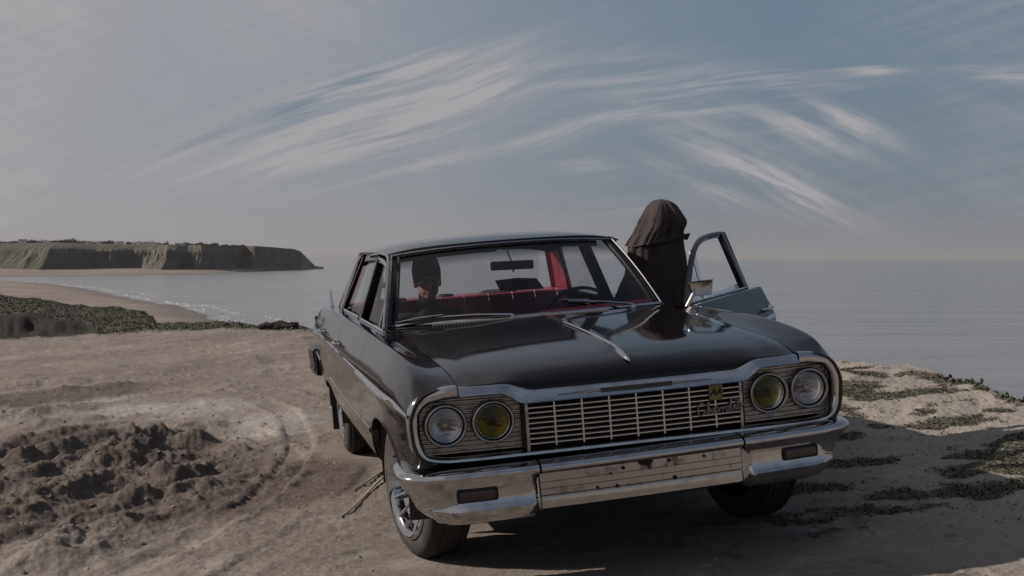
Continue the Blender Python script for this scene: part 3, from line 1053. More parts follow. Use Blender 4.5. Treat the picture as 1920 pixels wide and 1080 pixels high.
def pebbles(n, xr, yr, dens, s0, s1, name, mat, label, cat, seed):
    rs = np.random.RandomState(seed)
    x = rs.uniform(*xr, n)
    y = rs.uniform(*yr, n)
    k = (rs.rand(n) < dens(x, y)) & (np.hypot(x, y) < rim(np.degrees(np.arctan2(x, y))) - .05)
    x, y = x[k], y[k]
    z, _ = gz_many(x, y)
    n = len(x)
    s = s0 + (s1 - s0) * rs.rand(n) ** 3
    oct_ = np.array([(1, 0, 0), (.3, .95, .1), (-.8, .6, 0), (-.8, -.6, .1), (.3, -.95, 0), (.1, .1, .75), (-.3, 0, .6)])
    rot = rs.uniform(0, 6.28, n)
    P_ = oct_[None] * rs.uniform(.7, 1.25, (n, 7, 3))
    c_, s_ = np.cos(rot)[:, None], np.sin(rot)[:, None]
    Q = np.stack([P_[..., 0] * c_ - P_[..., 1] * s_, P_[..., 0] * s_ + P_[..., 1] * c_, P_[..., 2]], -1) * s[:, None, None]
    V = (Q + np.stack([x, y, z - s * .12], -1)[:, None]).reshape(-1, 3)
    f = np.array([(0, 1, 5), (1, 2, 6), (1, 6, 5), (2, 3, 6), (3, 4, 5), (3, 5, 6), (4, 0, 5)])
    F = (f[None] + 7 * np.arange(n)[:, None, None]).reshape(-1, 3)
    tag(mesh(name, V, F, mat, smooth=False), label, cat, kind='stuff')


pebbles(30000, (-9, 5), (5.2, 14), lambda x, y: .04 + .50 * (x > 1.6) + .2 * np.exp(-((x + 3) / 2.5) ** 2), .004, .017, 'pebbles', stone, 'small pebbles and chips of stone strewn over the dirt', 'pebbles', 31)
pebbles(14000, (-6.5, -1), (5.4, 15), lambda x, y: .9 * np.exp(-((x + 3.0) / 1.2) ** 2 - ((y - 8.8) / 1.5) ** 2) + .12 * np.exp(-((x + 4.8) / 1.6) ** 2 - ((y - 13.4) / 1.5) ** 2), .004, .026,
        'mud_crumbs', crumb, 'crumbled clods of dark mud among the ruts on the left', 'mud crumbs', 32)

# two dry sticks beside the front wheel
wood = pbr('dry_stick', (.46, .39, .32), .8)
for pts, lb in (([(-.79, 8.38), (-.83, 8.15), (-.885, 7.93), (-.92, 7.74)], 'dry stick lying behind the front wheel, the shorter and farther of two'),
                ([(-.765, 8.15), (-.80, 7.82), (-.825, 7.55), (-.86, 7.20), (-.90, 7.0)], 'longer dry stick lying nearer the camera beside the front wheel')):
    mb = MB()
    mb.tube([(x, y, gz(x, y) + .008 + .004 * (i % 2)) for i, (x, y) in enumerate(pts)], [.0065, .006, .005, .004, .003][:len(pts)], 7)
    tag(mb.build('dry_stick', wood), lb, 'stick', 'dry sticks by the front wheel')

# charred driftwood at the far rim
char = pbr('charred_wood', (.030, .020, .018), .9, noise=(8, (.085, .05, .042), .5, .75))
rs = np.random.RandomState(12)
dx, dy = -3.72, 20.75
root = empty('driftwood_heap', loc=(dx, dy, gz(dx, dy)))
tag(root, 'low heap of charred dark driftwood on the far edge of the clearing', 'driftwood')
for k in range(9):
    x0, y0 = rs.uniform(-.18, .28), rs.uniform(-.2, .2)
    a_ = rs.uniform(-.5, .5)
    L_ = rs.uniform(.16, .34)
    h0 = rs.uniform(.0, .05)
    mb = MB()
    mb.tube([(x0 - L_ / 2, y0, h0 + .02), (x0, y0 + .03, h0 + .05 + rs.uniform(-.01, .02)), (x0 + L_ / 2 * math.cos(a_), y0 + L_ * math.sin(a_) * .4, h0 + .03 + rs.uniform(-.02, .03))],
            [rs.uniform(.025, .045), rs.uniform(.03, .05), rs.uniform(.015, .03)], 7)
    mb.build('log', char, root)
mb = MB()
mb.box((0, 0, .06), (.13, .12, .12), Matrix.Rotation(.2, 3, 'Z'), .01)
o = mb.build('stump', char)
o.location = (-3.37, 20.7, gz(-3.37, 20.7) - .01)
tag(o, 'small square charred stump at the end of the driftwood heap', 'stump')
mb = MB()
mb.tube([(0, 0, 0), (.12, .03, .03), (.24, .02, .045), (.34, 0, .07)], [.02, .022, .018, .010], 7)
o = mb.build('burnt_branch', char)
o.location = (-3.66, 20.5, gz(-3.6, 20.5) + .02)
tag(o, 'reddish burnt branch lying between driftwood heap and stump', 'branch')

# ================================================================ the car (local axes: +x to the driver's side, +y to the tail, z up)
paint = pbr('black_paint', (.0045, .0035, .0048), .05, coat=.0, spec=.38, noise=(3.0, (.0055, .0045, .0060), .4, .7, .02), bump=(1.6, .06, .02))
chrome = pbr('chrome', (.52, .51, .52), .06, 1.0, noise=(14, (.40, .385, .38), .45, .75, .10), bump=(7, .10, .012))
chrome2 = pbr('dull_chrome', (.40, .38, .385), .24, 1.0, noise=(22, (.26, .24, .235), .45, .75, .16))
chromed = pbr('stained_chrome', (.46, .43, .42), .26, 1.0, noise=(18, (.20, .16, .135), .50, .72, .25), bump=(9, .25, .004))
alu = pbr('ribbed_aluminium', (.42, .385, .365), .36, .9, noise=(30, (.27, .24, .225), .4, .7, .1))
rubber = pbr('rubber', (.016, .015, .015), .75)
tyrem = pbr('tyre_rubber', (.022, .020, .0195), .8, noise=(9, (.055, .045, .038), .5, .75))
blackm = pbr('matt_black', (.010, .009, .010), .8)
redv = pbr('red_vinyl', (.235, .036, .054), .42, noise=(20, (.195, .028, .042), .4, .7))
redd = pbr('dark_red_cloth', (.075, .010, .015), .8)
pip = pbr('piping', (.46, .30, .30), .5)
liner = pbr('headliner', (.016, .010, .012), .9)
lens_c = glass('clear_lens', (.80, .80, .82), .03, refl=1.3)
lens_y = glass('yellow_lens', (.42, .36, .045), .05, refl=1.0)
amber = pbr('smoked_amber', (.030, .014, .011), .25, coat=.5)
redl = pbr('red_lens', (.20, .010, .010), .2, coat=.6)
wind = glass('windscreen_glass', (.80, .82, .84), 0, band=(1.275, 1.345, .055), refl=.75)
sideg = glass('side_glass', (.84, .85, .86), 0, refl=.6)
enam = pbr('yellow_enamel', (.19, .145, .050), .5, noise=(40, (.13, .10, .045), .4, .7))
mirm = pbr('mirror_glass', (.5, .5, .5), .04, 1.0)

def dusty(m, lo, hi, zlo, zhi):
    nt_ = m.node_tree
    q = NB(nt_)
    t = q.n('ShaderNodeTexCoord').outputs['Object']
    sp = q.n('ShaderNodeSeparateXYZ')
    nt_.links.new(t, sp.inputs[0])
    p = nt_.nodes['Principled BSDF']
    old = p.inputs['Base Color'].links[0].from_socket
    spots = q.mr(q.noise(t, 5, 6, .7), .35, .7)
    streak = q.mr(q.noise(q.vec(q.m('MULTIPLY', sp.outputs[0], 9), q.m('MULTIPLY', sp.outputs[1], 9), q.m('MULTIPLY', sp.outputs[2], 1.5)), 1.0, 4, .6), .4, .7)
    f = q.m('ADD', q.m('MULTIPLY', q.mr(sp.outputs[2], zhi, zlo), hi), lo)
    f = q.m('MULTIPLY', f, q.m('ADD', .35, q.m('ADD', q.m('MULTIPLY', spots, .8), q.m('MULTIPLY', streak, .5))))
    nt_.links.new(q.mixc(f, old, (.17, .145, .125)), p.inputs['Base Color'])
    oldr = p.inputs['Roughness'].links[0].from_socket
    nt_.links.new(q.m('ADD', oldr, q.m('MULTIPLY', f, .8)), p.inputs['Roughness'])


dusty(paint, .007, .17, .35, .70)
car = empty('vintage_sedan')
car.matrix_world = CARM
tag(car, 'black four door vintage sedan with chrome grille and driver door open', 'car')

YST = [.10, .16, .25, .45, .90, 1.70, 2.6, 3.9, 4.4, 5.0, 5.22]
SECT = [
    [(.742, .858), (.80, .858), (.862, .848), (.906, .822), (.930, .788), (.947, .74), (.946, .68), (.934, .61), (.908, .57), (.88, .55)],
    [(.745, .872), (.80, .876), (.872, .872), (.910, .848), (.933, .805), (.953, .755), (.955, .68), (.948, .60), (.93, .53), (.90, .50)],
    [(.748, .890), (.80, .897), (.892, .906), (.904, .898), (.930, .84), (.960, .77), (.962, .68), (.955, .58), (.94, .48), (.91, .45)],
    [(.752, .913), (.80, .918), (.897, .938), (.905, .931), (.936, .87), (.970, .776), (.970, .68), (.963, .55), (.94, .44), (.91, .41)],
    [(.762, .935), (.81, .941), (.899, .9665), (.907, .960), (.942, .89), (.984, .778), (.980, .68), (.975, .53), (.95, .40), (.92, .37)],
    [(.780, .968), (.83, .966), (.898, .972), (.906, .9655), (.944, .89), (.987, .780), (.983, .68), (.978, .53), (.95, .39), (.92, .36)],
    [(.800, .966), (.845, .968), (.900, .974), (.908, .9675), (.946, .89), (.990, .782), (.985, .68), (.980, .53), (.95, .39), (.92, .36)],
    [(.800, .966), (.845, .967), (.900, .970), (.908, .9635), (.946, .89), (.990, .785), (.985, .68), (.980, .54), (.95, .40), (.92, .37)],
    [(.720, .962), (.80, .964), (.898, .960), (.906, .9535), (.943, .88), (.984, .785), (.980, .68), (.975, .57), (.95, .42), (.92, .39)],
    [(.720, .930), (.80, .932), (.880, .930), (.900, .920), (.934, .865), (.970, .780), (.968, .70), (.960, .61), (.94, .47), (.92, .44)],
    [(.700, .885), (.78, .886), (.866, .878), (.892, .864), (.914, .81), (.945, .755), (.945, .69), (.940, .61), (.92, .52), (.90, .49)]]
SECT = np.array(SECT)


def section(y, sub=5):
    c = np.array([[pchip(YST, SECT[:, k, d], y) for d in (0, 1)] for k in range(10)])
    c = np.vstack([2 * c[0] - c[1], c, 2 * c[-1] - c[-2]])
    out = []
    for k in range(1, 10):
        p0, p1, p2, p3 = c[k - 1], c[k], c[k + 1], c[k + 2]
        a, b_ = np.linalg.norm(p1 - p0) ** .5, np.linalg.norm(p2 - p1) ** .5
        d_ = np.linalg.norm(p3 - p2) ** .5
        m1 = (p1 - p0) / a - (p2 - p0) / (a + b_) + (p2 - p1) / b_
        m2 = (p2 - p1) / b_ - (p3 - p1) / (b_ + d_) + (p3 - p2) / d_
        m1, m2 = m1 * b_, m2 * b_
        for s in range(sub):
            t = s / sub
            out.append((2 * t**3 - 3 * t**2 + 1) * p1 + (t**3 - 2 * t**2 + t) * m1 + (-2 * t**3 + 3 * t**2) * p2 + (t**3 - t**2) * m2)
    out.append(c[-2])
    return np.array(out)


def zlow(y):
    z = .30
    for (cy, hw, hz_, e) in ((.87, .47, .345, 2.6), (3.89, .46, .20, 2.4)):
        q_ = abs((y - cy) / hw)
        if q_ < 1:
            z = max(z, .30 + hz_ * (1 - q_ ** e) ** (1 / e))
    return z


def side_panel(ys, k0, sgn, n2=26):
    """grid of the outer skin between the stations ys, starting at profile index k0 (in sub steps)"""
    rows = []
    for y in ys:
        pr = section(y)[k0:]
        zl = zlow(y)
        # cut at the wheel opening (only below the shoulder)
        kk = len(pr)
        for i in range(1, len(pr)):
            if pr[i, 1] < zl and i > 5:
                t = (zl - pr[i - 1, 1]) / (pr[i, 1] - pr[i - 1, 1])
                last = pr[i - 1] + t * (pr[i] - pr[i - 1])
                pr = np.vstack([pr[:i], last])
                break
        nt_ = 20 - k0 if k0 < 18 else 2
        top_, low = pr[:nt_], pr[nt_ - 1:]
        s = np.r_[0, np.cumsum(np.linalg.norm(np.diff(low, axis=0), axis=1))]
        q_ = np.linspace(0, s[-1], n2)
        lo = np.stack([np.interp(q_, s, low[:, 0]), np.interp(q_, s, low[:, 1])], -1)
        pr2 = np.vstack([top_[:-1], lo])
        lip = pr2[-1] + np.array([-.03, .004])
        pr2 = np.vstack([pr2, lip])
        rows.append([(sgn * p[0], y, p[1]) for p in pr2])
    return rows


def yspan(a, b_, n=14, extra=()):
    v = list(np.linspace(a, b_, n))
    for (cy, hw) in ((.87, .47), (3.89, .46)):
        for t in np.linspace(-1, 1, 27):
            yy = cy + hw * math.sin(t * math.pi / 2)
            if a < yy < b_:
                v.append(yy)
    v += [e for e in extra if a < e < b_]
    v = sorted(v)
    out = [v[0]]
    for q_ in v[1:]:
        if q_ - out[-1] > .004:
            out.append(q_)
    out[-1] = b_
    return out


body = empty('body', car)
BELT = 5          # profile index where doors start (inner belt)
for sgn in (-1, 1):
    sp0 = side_panel(yspan(.10, 1.735, 22, (.12, .14, .18, .21, .25)), 0, sgn)
    fr0 = [(p[0] + (sgn * .80 - p[0]) * .08, .102, p[2] + (.70 - p[2]) * .08) for p in sp0[0]]
    MB().grid([fr0] + sp0).build('front_fender', paint, car, ang=60)
    MB().grid(side_panel(yspan(4.06, 5.22, 18), 0, sgn)).build('rear_quarter', paint, car, ang=60)


def door_skin(mb, y0, y1, sgn):
    mb.grid(side_panel(yspan(y0, y1, 14), 0, sgn))


DOORS = [('front', 1.741, 2.985), ('rear', 2.991, 4.054)]
HX, HY = .93, 1.735                   # hinge of the front doors


# side window outlines in (y, z) on the tumblehome plane
def gx(z):
    """half width of the greenhouse at height z"""
    return float(np.interp(z, [.96, 1.345], [.805, .665]))


def frame_path(y0b, y0t, y1t, y1b, z0=.962, zt=1.335, rad=.06):
    pts = [(y0b, z0)]
    for t in np.linspace(0, 1, 7):
        pts.append((y0b + (y0t - y0b) * (.0 + .95 * t), z0 + (zt - z0) * (.95 * t)))
    pts.append((y0t + .05, zt - .004))
    pts.append((y0t + .15, zt))
    for t in np.linspace(.25, .8, 4):
        pts.append((y0t + (y1t - y0t) * t, zt + .006 * math.sin(math.pi * t)))
    pts.append((y1t - .03, zt - .002))
    pts.append((y1t, zt - .03))
    pts.append((y1b, z0))
    return pts


def add_frame(parent, pts, sgn, w_=.022, mat=chrome):
    mb = MB()
    path = [(sgn * (gx(z) + .004), y, z) for y, z in pts]
    mb.tube(path, w_ / 2, 6)
    return mb.build('window_frame', mat, parent)


def add_glass(parent, pts, sgn):
    c_y = sum(p[0] for p in pts) / len(pts)
    c_z = sum(p[1] for p in pts) / len(pts)
    V = [(sgn * (gx(z) - .006), y, z) for y, z in pts] + [(sgn * (gx(c_z) - .006), c_y, c_z)]
    n_ = len(pts)
    F = [(i, (i + 1) % n_, n_) for i in range(n_)]
    return mesh('window_glass', V, F, sideg, parent, smooth=False)


def door_handle(parent, y, sgn, z=.842):
    x = float(np.interp(z, [.78, .89], [.990, .954]))
    h = MB()
    h.tube([(sgn * (x + .002), y - .085, z), (sgn * (x + .030), y - .075, z + .004), (sgn * (x + .036), y, z + .006), (sgn * (x + .030), y + .06, z + .004), (sgn * (x + .002), y + .075, z)],
           [.008, .009, .010, .010, .008], 8)
    h.lathe([(0, .0), (0, .017), (.006, .017), (.020, .014), (.022, 0)], 'x', 14, (x - .002, y + .078, z + .002))
    if sgn < 0:
        h.V = [(-abs(v[0]), v[1], v[2]) if v[0] > 0 else v for v in h.V]
    o = h.build('handle', chrome, parent)
    k = MB()
    zz = z - .045
    xx = float(np.interp(zz, [.78, .89], [.990, .954])) - .001
    k.lathe([(0, 0), (.004, .0), (.005, .008), (.0, .011)], 'x', 12, (xx, y + .075, zz))
    if sgn < 0:
        k.V = [(-v[0], v[1], v[2]) for v in k.V]
    k.build('lock', chrome, parent)
    return o


def strip(parent, name, y0, y1, zf, sgn, wd=.024, proud=.010, mat=chrome, taper=0.0, n=30):
    rows = []
    for y in np.linspace(y0, y1, n):
        s = section(y)
        zc = zf(y)
        lo = s[15:]
        k = np.argsort(lo[:, 1])
        hw = wd / 2
        if taper and y - y0 < taper:
            hw *= max(.12, (y - y0) / taper) ** .7
        row = []
        for dz, pr in ((hw, .0), (hw * .8, .7), (0, 1.0), (-hw * .8, .7), (-hw, .0)):
            x = float(np.interp(zc + dz, lo[k, 1], lo[k, 0]))
            row.append((sgn * (x + .001 + proud * pr * min(1, hw / (wd / 2) + .3)), y, zc + dz))
        rows.append(row)
    return MB().grid(rows).build(name, mat, parent)


def mold_z(y):
    return float(pchip([.10, .3, .6, 1.2, 2.7, 3.7, 4.9, 5.2], [.752, .768, .776, .780, .788, .794, .782, .772], y))


def rock_z(y):
    return float(pchip([1.33, 1.7, 2.8, 3.5, 4.25, 4.8, 5.2], [.526, .528, .532, .550, .588, .612, .622], y))


for sgn in (-1, 1):
    # fixed trims on the fenders and quarters
    strip(car, 'side_moulding', .125, 1.73, mold_z, sgn, .030, .012, taper=.30)
    strip(car, 'side_moulding', 4.06, 5.20, mold_z, sgn, .024)
    strip(car, 'sill_moulding', 1.36, 1.73, rock_z, sgn, .030, .006, chrome2)
    strip(car, 'sill_moulding', 4.37, 5.20, rock_z, sgn, .026, .006, chrome2)
    # wheel opening lip
    pl = []
    for t in np.linspace(-.985, .985, 40):
        y = .87 + .47 * t
        z = zlow(y)
        s = section(y)[15:]
        k = np.argsort(s[:, 1])
        pl.append((sgn * (float(np.interp(z, s[k, 1], s[k, 0])) + .001), y, z))
    MB().tube(pl, .005, 6).build('wheel_arch_lip', paint, car)

for sgn in (-1, 1):
    for nm, y0, y1 in DOORS:
        opened = (sgn == 1 and nm == 'front')
        d = empty('door', car)
        if opened:
            d['label'] = 'open driver door swung out towards the camera side'
            # the hinge is the pivot, geometry is built in closed position and turned
            piv = Matrix.Translation((HX, HY, 0)) @ Matrix.Rotation(R(-39.5), 4, 'Z') @ Matrix.Translation((-HX, -HY, 0))
            PIV = piv
            d.matrix_local = piv
        sk = MB()
        door_skin(sk, y0, y1, sgn)
        # returns so that the door has thickness
        for yy, dy_ in ((y0, 1), (y1, -1)):
            edge = side_panel([yy], 0, sgn)[0]
            rows = [edge, [(p[0] - sgn * .004, yy + dy_ * .004, p[2]) for p in edge], [(p[0] - sgn * .07 * (.3 if i < 20 else 1), yy + dy_ * .006, p[2] - (.02 if i < 16 else 0)) for i, p in enumerate(edge)]]
            sk.grid(rows)
        sk.build('door_skin', paint, d, ang=60)
        # inner trim panel
        tp = []
        for y in np.linspace(y0 + .01, y1 - .01, 8):
            zb = max(.37, zlow(y) + .02)
            tp.append([(sgn * .80, y, .963), (sgn * .865, y, .93), (sgn * .885, y, .75), (sgn * .895, y, (zb + .75) / 2), (sgn * .90, y, zb)])
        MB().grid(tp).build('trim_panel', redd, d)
        if nm == 'front':
            pts = [(1.83, .962), (1.90, 1.005), (1.98, 1.055), (2.07, 1.11), (2.16, 1.163), (2.24, 1.207), (2.32, 1.246), (2.40, 1.276), (2.49, 1.299), (2.60, 1.315), (2.75, 1.323), (2.90, 1.326), (2.99, 1.326), (2.99, .962)]
            glp = [(1.87, .962), (1.99, 1.045), (2.17, 1.150), (2.33, 1.234), (2.42, 1.270), (2.51, 1.290), (2.62, 1.302), (2.76, 1.309), (2.92, 1.310), (2.90, .962)]
        else:
            pts = frame_path(3.03, 3.03, 3.78, 4.02)
            glp = frame_path(3.045, 3.045, 3.76, 4.0)
        add_frame(d, pts, sgn, .036 if opened else .026, paint if opened else chrome2)
        if nm == 'front':
            add_frame(d, glp[:-1], sgn, .014, chrome2)
        else:
            add_frame(d, [(y_, z_ - .016 if z_ > 1.2 else z_) for y_, z_ in glp], sgn, .014, chrome)
        if opened:
            # pane wound down, its top edge just above the sill; fixed quarterlight in front
            add_glass(d, [(2.33, .962), (2.33, .985), (2.90, 1.005), (2.90, .962)], sgn)
            add_glass(d, [(1.87, .962), (1.99, 1.045), (2.17, 1.150), (2.33, 1.230), (2.40, 1.262), (2.20, .962)], sgn)
        else:
            add_glass(d, glp, sgn)
        # belt trim
        MB().tube([(sgn * .815, y, .972) for y in np.linspace(y0 + .08, y1 - .01, 6)], .009, 6).build('belt_trim', chrome, d)
        if nm == 'front':
            # quarterlight divider
            MB().tube([(sgn * (gx(.965) - .002), 2.16, .965), (sgn * (gx(1.28) - .002), 2.31, 1.245)], .008, 6).build('quarterlight_bar', chrome2 if opened else chrome, d)
            # fat rear upright of the frame
            mb = MB()
            mb.box((0, 0, 0), (.035, .075, .38), None, .006)
            mb.xf(Matrix.Translation((sgn * .740, 2.945, 1.148)) @ Matrix.Rotation(-sgn * math.atan2(.140, .375), 4, 'Y'))
            mb.build('window_upright', paint, d)
        strip(d, 'side_moulding', y0 + .006, y1 - .006, mold_z, sgn, .026)
        strip(d, 'sill_moulding', y0 + .006, min(y1 - .006, 3.55), rock_z, sgn, .030, .006, chrome2)
        door_handle(d, y1 - .13, sgn)
    # roof drip rail and pillar trims
    dr = [(1.80, .985), (1.95, 1.08), (2.12, 1.195), (2.30, 1.30), (2.42, 1.348), (2.55, 1.362), (3.0, 1.368), (3.5, 1.362), (3.74, 1.345), (3.90, 1.27), (4.06, 1.12), (4.18, .985)]
    MB().tube([(sgn * (gx(z) + .024), y, z) for y, z in (dr if sgn < 0 else dr[4:])], .008 if sgn < 0 else .006, 6).build('drip_rail', chrome2 if sgn < 0 else paint, car)  # right-hand rail coloured black, not chrome, to hold down the sun glint

# the mirror on the open door: cone housing on a small foot
dr_open = [o for o in car.children if o.name.startswith('door') and o.get('label')][0]
mroot = empty('door_mirror', dr_open)
mroot.matrix_basis = PIV.inverted()
mm = MB()
mm.tube([(.886, 1.840, .945), (.894, 1.840, .962), (.918, 1.840, 1.005), (.941, 1.836, 1.050), (.945, 1.834, 1.056)], [.017, .0165, .0125, .007, .004], 12)
mm.build('mirror_foot', pbr('grey_metal', (.42, .39, .38), .38, .55), mroot)
hd_ = MB()
rows = []
for y, k in ((1.835, .90), (1.832, .97), (1.845, 1.0), (1.872, .98), (1.888, .90), (1.895, .6), (1.898, .05)):
    rows.append([(.978 + k * a, y, 1.054 + k * c_) for a, c_ in ((-.066, .020), (-.066, .036), (-.058, .041), (.058, .044), (.069, .040), (.069, .026), (.064, -.034), (.056, -.042), (-.040, -.040), (-.050, -.034))])
hd_.grid(rows, closed_v=True)
hd_.F.append(tuple(range(10)))
hd_.build('mirror_housing', chromed, mroot, ang=40)
MB().tube([(.912, 1.834, 1.094), (.978, 1.832, 1.098), (1.050, 1.834, 1.098)], .004, 6).build('mirror_rim', chrome2, mroot)

# ---------------------------------------------------------------- hood
ZC = ([.05, .17, .35, .77, 1.1, 1.60], [.893, .906, .932, .964, .980, .996])


def yf(x):
    return .070 + .060 * (abs(x) / .93) ** 2


def ztrim(x):
    return .822 + .035 * float(sstep(.43, .56, abs(x)))


def hoodz(s, y):
    zc_ = float(pchip(*ZC, y))
    ze = float(pchip(YST, SECT[:, 0, 1], max(y, .12)))
    a = abs(s)
    z = zc_ + (ze - zc_) * a ** 2.0
    return z + .007 * math.exp(-(s / .045) ** 2) * float(sstep(.1, .4, y)) + .004 * math.exp(-((a - .93) / .05) ** 2)


def hood_half(y):
    return float(pchip(YST, SECT[:, 0, 0], max(y, .10))) - .004


rows = []
tq_ = np.r_[1 - np.cos(np.linspace(0, np.pi / 2, 12)), ]
for s in np.linspace(-1, 1, 61):
    row = []
    x0 = s * hood_half(.12)
    y0 = yf(x0)
    yback = 1.60 + .015 * s * s
    ys_ = list(y0 + .15 * tq_) + list(np.linspace(y0 + .15, yback, 34)[1:])
    for y in ys_:
        q_ = min((y - y0) / .15, 1)
        zh = hoodz(s, y)
        zt_ = ztrim(x0)
        z = zt_ + (zh - zt_) * math.sqrt(max(0, 1 - (1 - q_) ** 2.2))
        row.append((s * hood_half(y), y, z))
    row.append((row[-1][0], row[-1][1] + .002, row[-1][2] - .03))
    rows.append(row)
MB().grid(rows).build('hood', paint, car, ang=60)
# centre spear on the hood
pth = []
for y in np.linspace(.155, 1.50, 24):
    pth.append((0, y, hoodz(0, y) + .001))
wv = np.interp([p[1] for p in pth], [.155, .22, .5, 1.5], [.010, .013, .011, .010])
hv = np.interp([p[1] for p in pth], [.155, .22, .5, 1.5], [.013, .017, .011, .007])
rows = []
for p, w_, h_ in zip(pth, wv, hv):
    rows.append([(p[0] + a * w_, p[1], p[2] + c_ * h_) for a, c_ in ((-1, -.2), (-.7, .55), (-.15, 1), (.15, 1), (.7, .55), (1, -.2))])
mb = MB().grid(rows)
mb.F.append(tuple(range(6)))
mb.V += [(0, .118, pth[0][2] - .010)]
k = len(mb.V) - 1
mb.F += [(i, i + 1, k) for i in range(5)]
mb.build('hood_spear', chrome, car, ang=25)

# chrome lip along the hood front
rows = []
for x in np.linspace(-.742, .742, 90):
    y0 = yf(x)
    zt_ = ztrim(x)
    zl = .772 + .050 * float(sstep(.47, .575, abs(x)))
    prf = [(.004, zt_ + .002), (-.006, zt_ + .001), (-.014, zt_ - .006), (-.020, (zt_ + zl) / 2), (-.028, zl + .010), (-.031, zl + .004), (-.028, zl), (-.012, zl - .004), (.01, zl - .002)]
    rows.append([(x, y0 + a, z) for a, z in prf])
MB().grid(rows).build('hood_lip', chrome, car, ang=30)
# slim winged ornament on the lip
for s_ in (-1, 1):
    orn = MB()
    rows = []
    for x in np.linspace(.155, .335, 8):
        h_ = .006 * (1 - (x - .155) / .19) + .001
        rows.append([(s_ * x, yf(x) - .019, .797 + h_), (s_ * x, yf(x) - .030, .797), (s_ * x, yf(x) - .022, .797 - h_)])
    orn.grid(rows)
    orn.build('hood_ornament_wing', chrome2, car, ang=20)
rows = []
for x in np.linspace(-.155, .155, 20):
    c_ = max(0, 1 - abs(x) / .04)
    rows.append([(x, yf(x) - .017, .807), (x, yf(x) - .026 - .004 * c_, .806), (x, yf(x) - .024 - .006 * c_, .799), (x, yf(x) - .029 - .004 * c_, .791), (x, yf(x) - .021, .789)])
MB().grid(rows).build('hood_ornament', pbr('dark_emblem', (.07, .06, .062), .35, .6), car, ang=20)

# surround of each lamp group and the bar under the grille: one chrome moulding
pth = [(.748, .841), (.79, .8405), (.835, .833), (.876, .822), (.909, .795), (.929, .757), (.933, .70), (.927, .645), (.911, .603), (.884, .576), (.84, .565), (.78, .560), (.68, .560), (.52, .562), (.35, .563), (.18, .564), (0, .565)]
ptv = np.array(pth)
tt_ = np.r_[0, np.cumsum(np.hypot(*np.diff(ptv, axis=0).T))]
tqn = np.linspace(0, tt_[-1], 90)
hp = np.stack([pchip(tt_, ptv[:, 0], tqn), pchip(tt_, ptv[:, 1], tqn)], -1)
full = np.vstack([hp, (hp[:-1] * [-1, 1])[::-1]])
rows = []
for i in range(len(full)):
    t_ = full[min(i + 1, len(full) - 1)] - full[max(i - 1, 0)]
    t_ = t_ / np.linalg.norm(t_)
    nrm = np.array([-t_[1], t_[0]]) * -1
    low = float(sstep(.62, .575, full[i, 1]))
    hw = .0265 - .012 * low
    row = []
    for a, d in ((1.0, .015), (1.0, -.006), (.75, -.020), (.2, -.029), (-.45, -.027), (-.9, -.014), (-1.05, .004), (-1.05, .03)):
        p = full[i] + nrm * (-a) * hw
        row.append((p[0], yf(full[i, 0]) + d + .006, p[1]))
    rows.append(row)
MB().grid(rows).build('lamp_surround', chrome, car, ang=35)

# ribbed panels behind the lamps
for sgn in (-1, 1):
    zs = np.linspace(.582, .845, 57)
    rows = []
    for i, z in enumerate(zs):
        ph = i % 4
        off = (0, -.009, -.009, 0)[ph]
        xo = float(np.interp(z, [.57, .60, .65, .72, .78, .82, .85], [.86, .895, .91, .912, .895, .86, .80]))
        rows.append([(sgn * x, yf(x) + .040 + off, z) for x in np.linspace(.478, xo, 14)])
    MB().grid(rows).build('lamp_panel', alu, car, ang=20)
    # dark gap and end post of the grille
    MB().box((sgn * .480, yf(.48) + .03, .675), (.012, .05, .19)).build('panel_edge', blackm, car, smooth=False)

# headlamps
for (x, yel) in ((-.80, 0), (-.605, 1), (.605, 1), (.80, 0)):
    y0 = yf(x) + .012
    h = empty('headlight', car, (x, y0, .705))
    if yel:
        h['label'] = 'inner headlight with yellow glass'
    # bezel: rounded ring with a dark inner step
    MB().lathe([(.028, .092), (.0, .091), (-.010, .089), (-.017, .085), (-.018, .081), (-.013, .0775), (-.004, .076), (.004, .0755)], 'y', 48).build('bezel', chrome2, h, ang=50)
    MB().lathe([(.004, .0757), (.006, .073), (-.001, .0725), (.010, .0705)], 'y', 48).build('gasket', rubber, h, ang=50)
    prof = [(.003 - .016 * (1 - (r_ / .072) ** 2), r_) for r_ in np.linspace(.072, .0005, 9)]
    lm = MB().lathe(prof, 'y', 40)
    lm.build('lens', lens_y if yel else lens_c, h, ang=80)
    # fluted inner face and bowl
    bowl = [(.030 - .030 * (r_ / .070) ** 2, r_) for r_ in np.linspace(.070, .004, 10)]
    rows = []
    for a, r_ in bowl:
        rows.append([(r_ * math.cos(t_), a + .0007 * math.sin(18 * t_), r_ * math.sin(t_)) for t_ in np.linspace(0, 2 * math.pi, 49)[:-1]])
    MB().grid(rows, closed_v=True).build('reflector', pbr('bowl_silver', (.55, .55, .56), .18, 1.0), h, ang=80)
    MB().tube([(0, .03, 0), (0, .012, 0), (0, .004, 0)], [.012, .016, .008], 14).build('bulb', chrome2 if not yel else blackm, h)

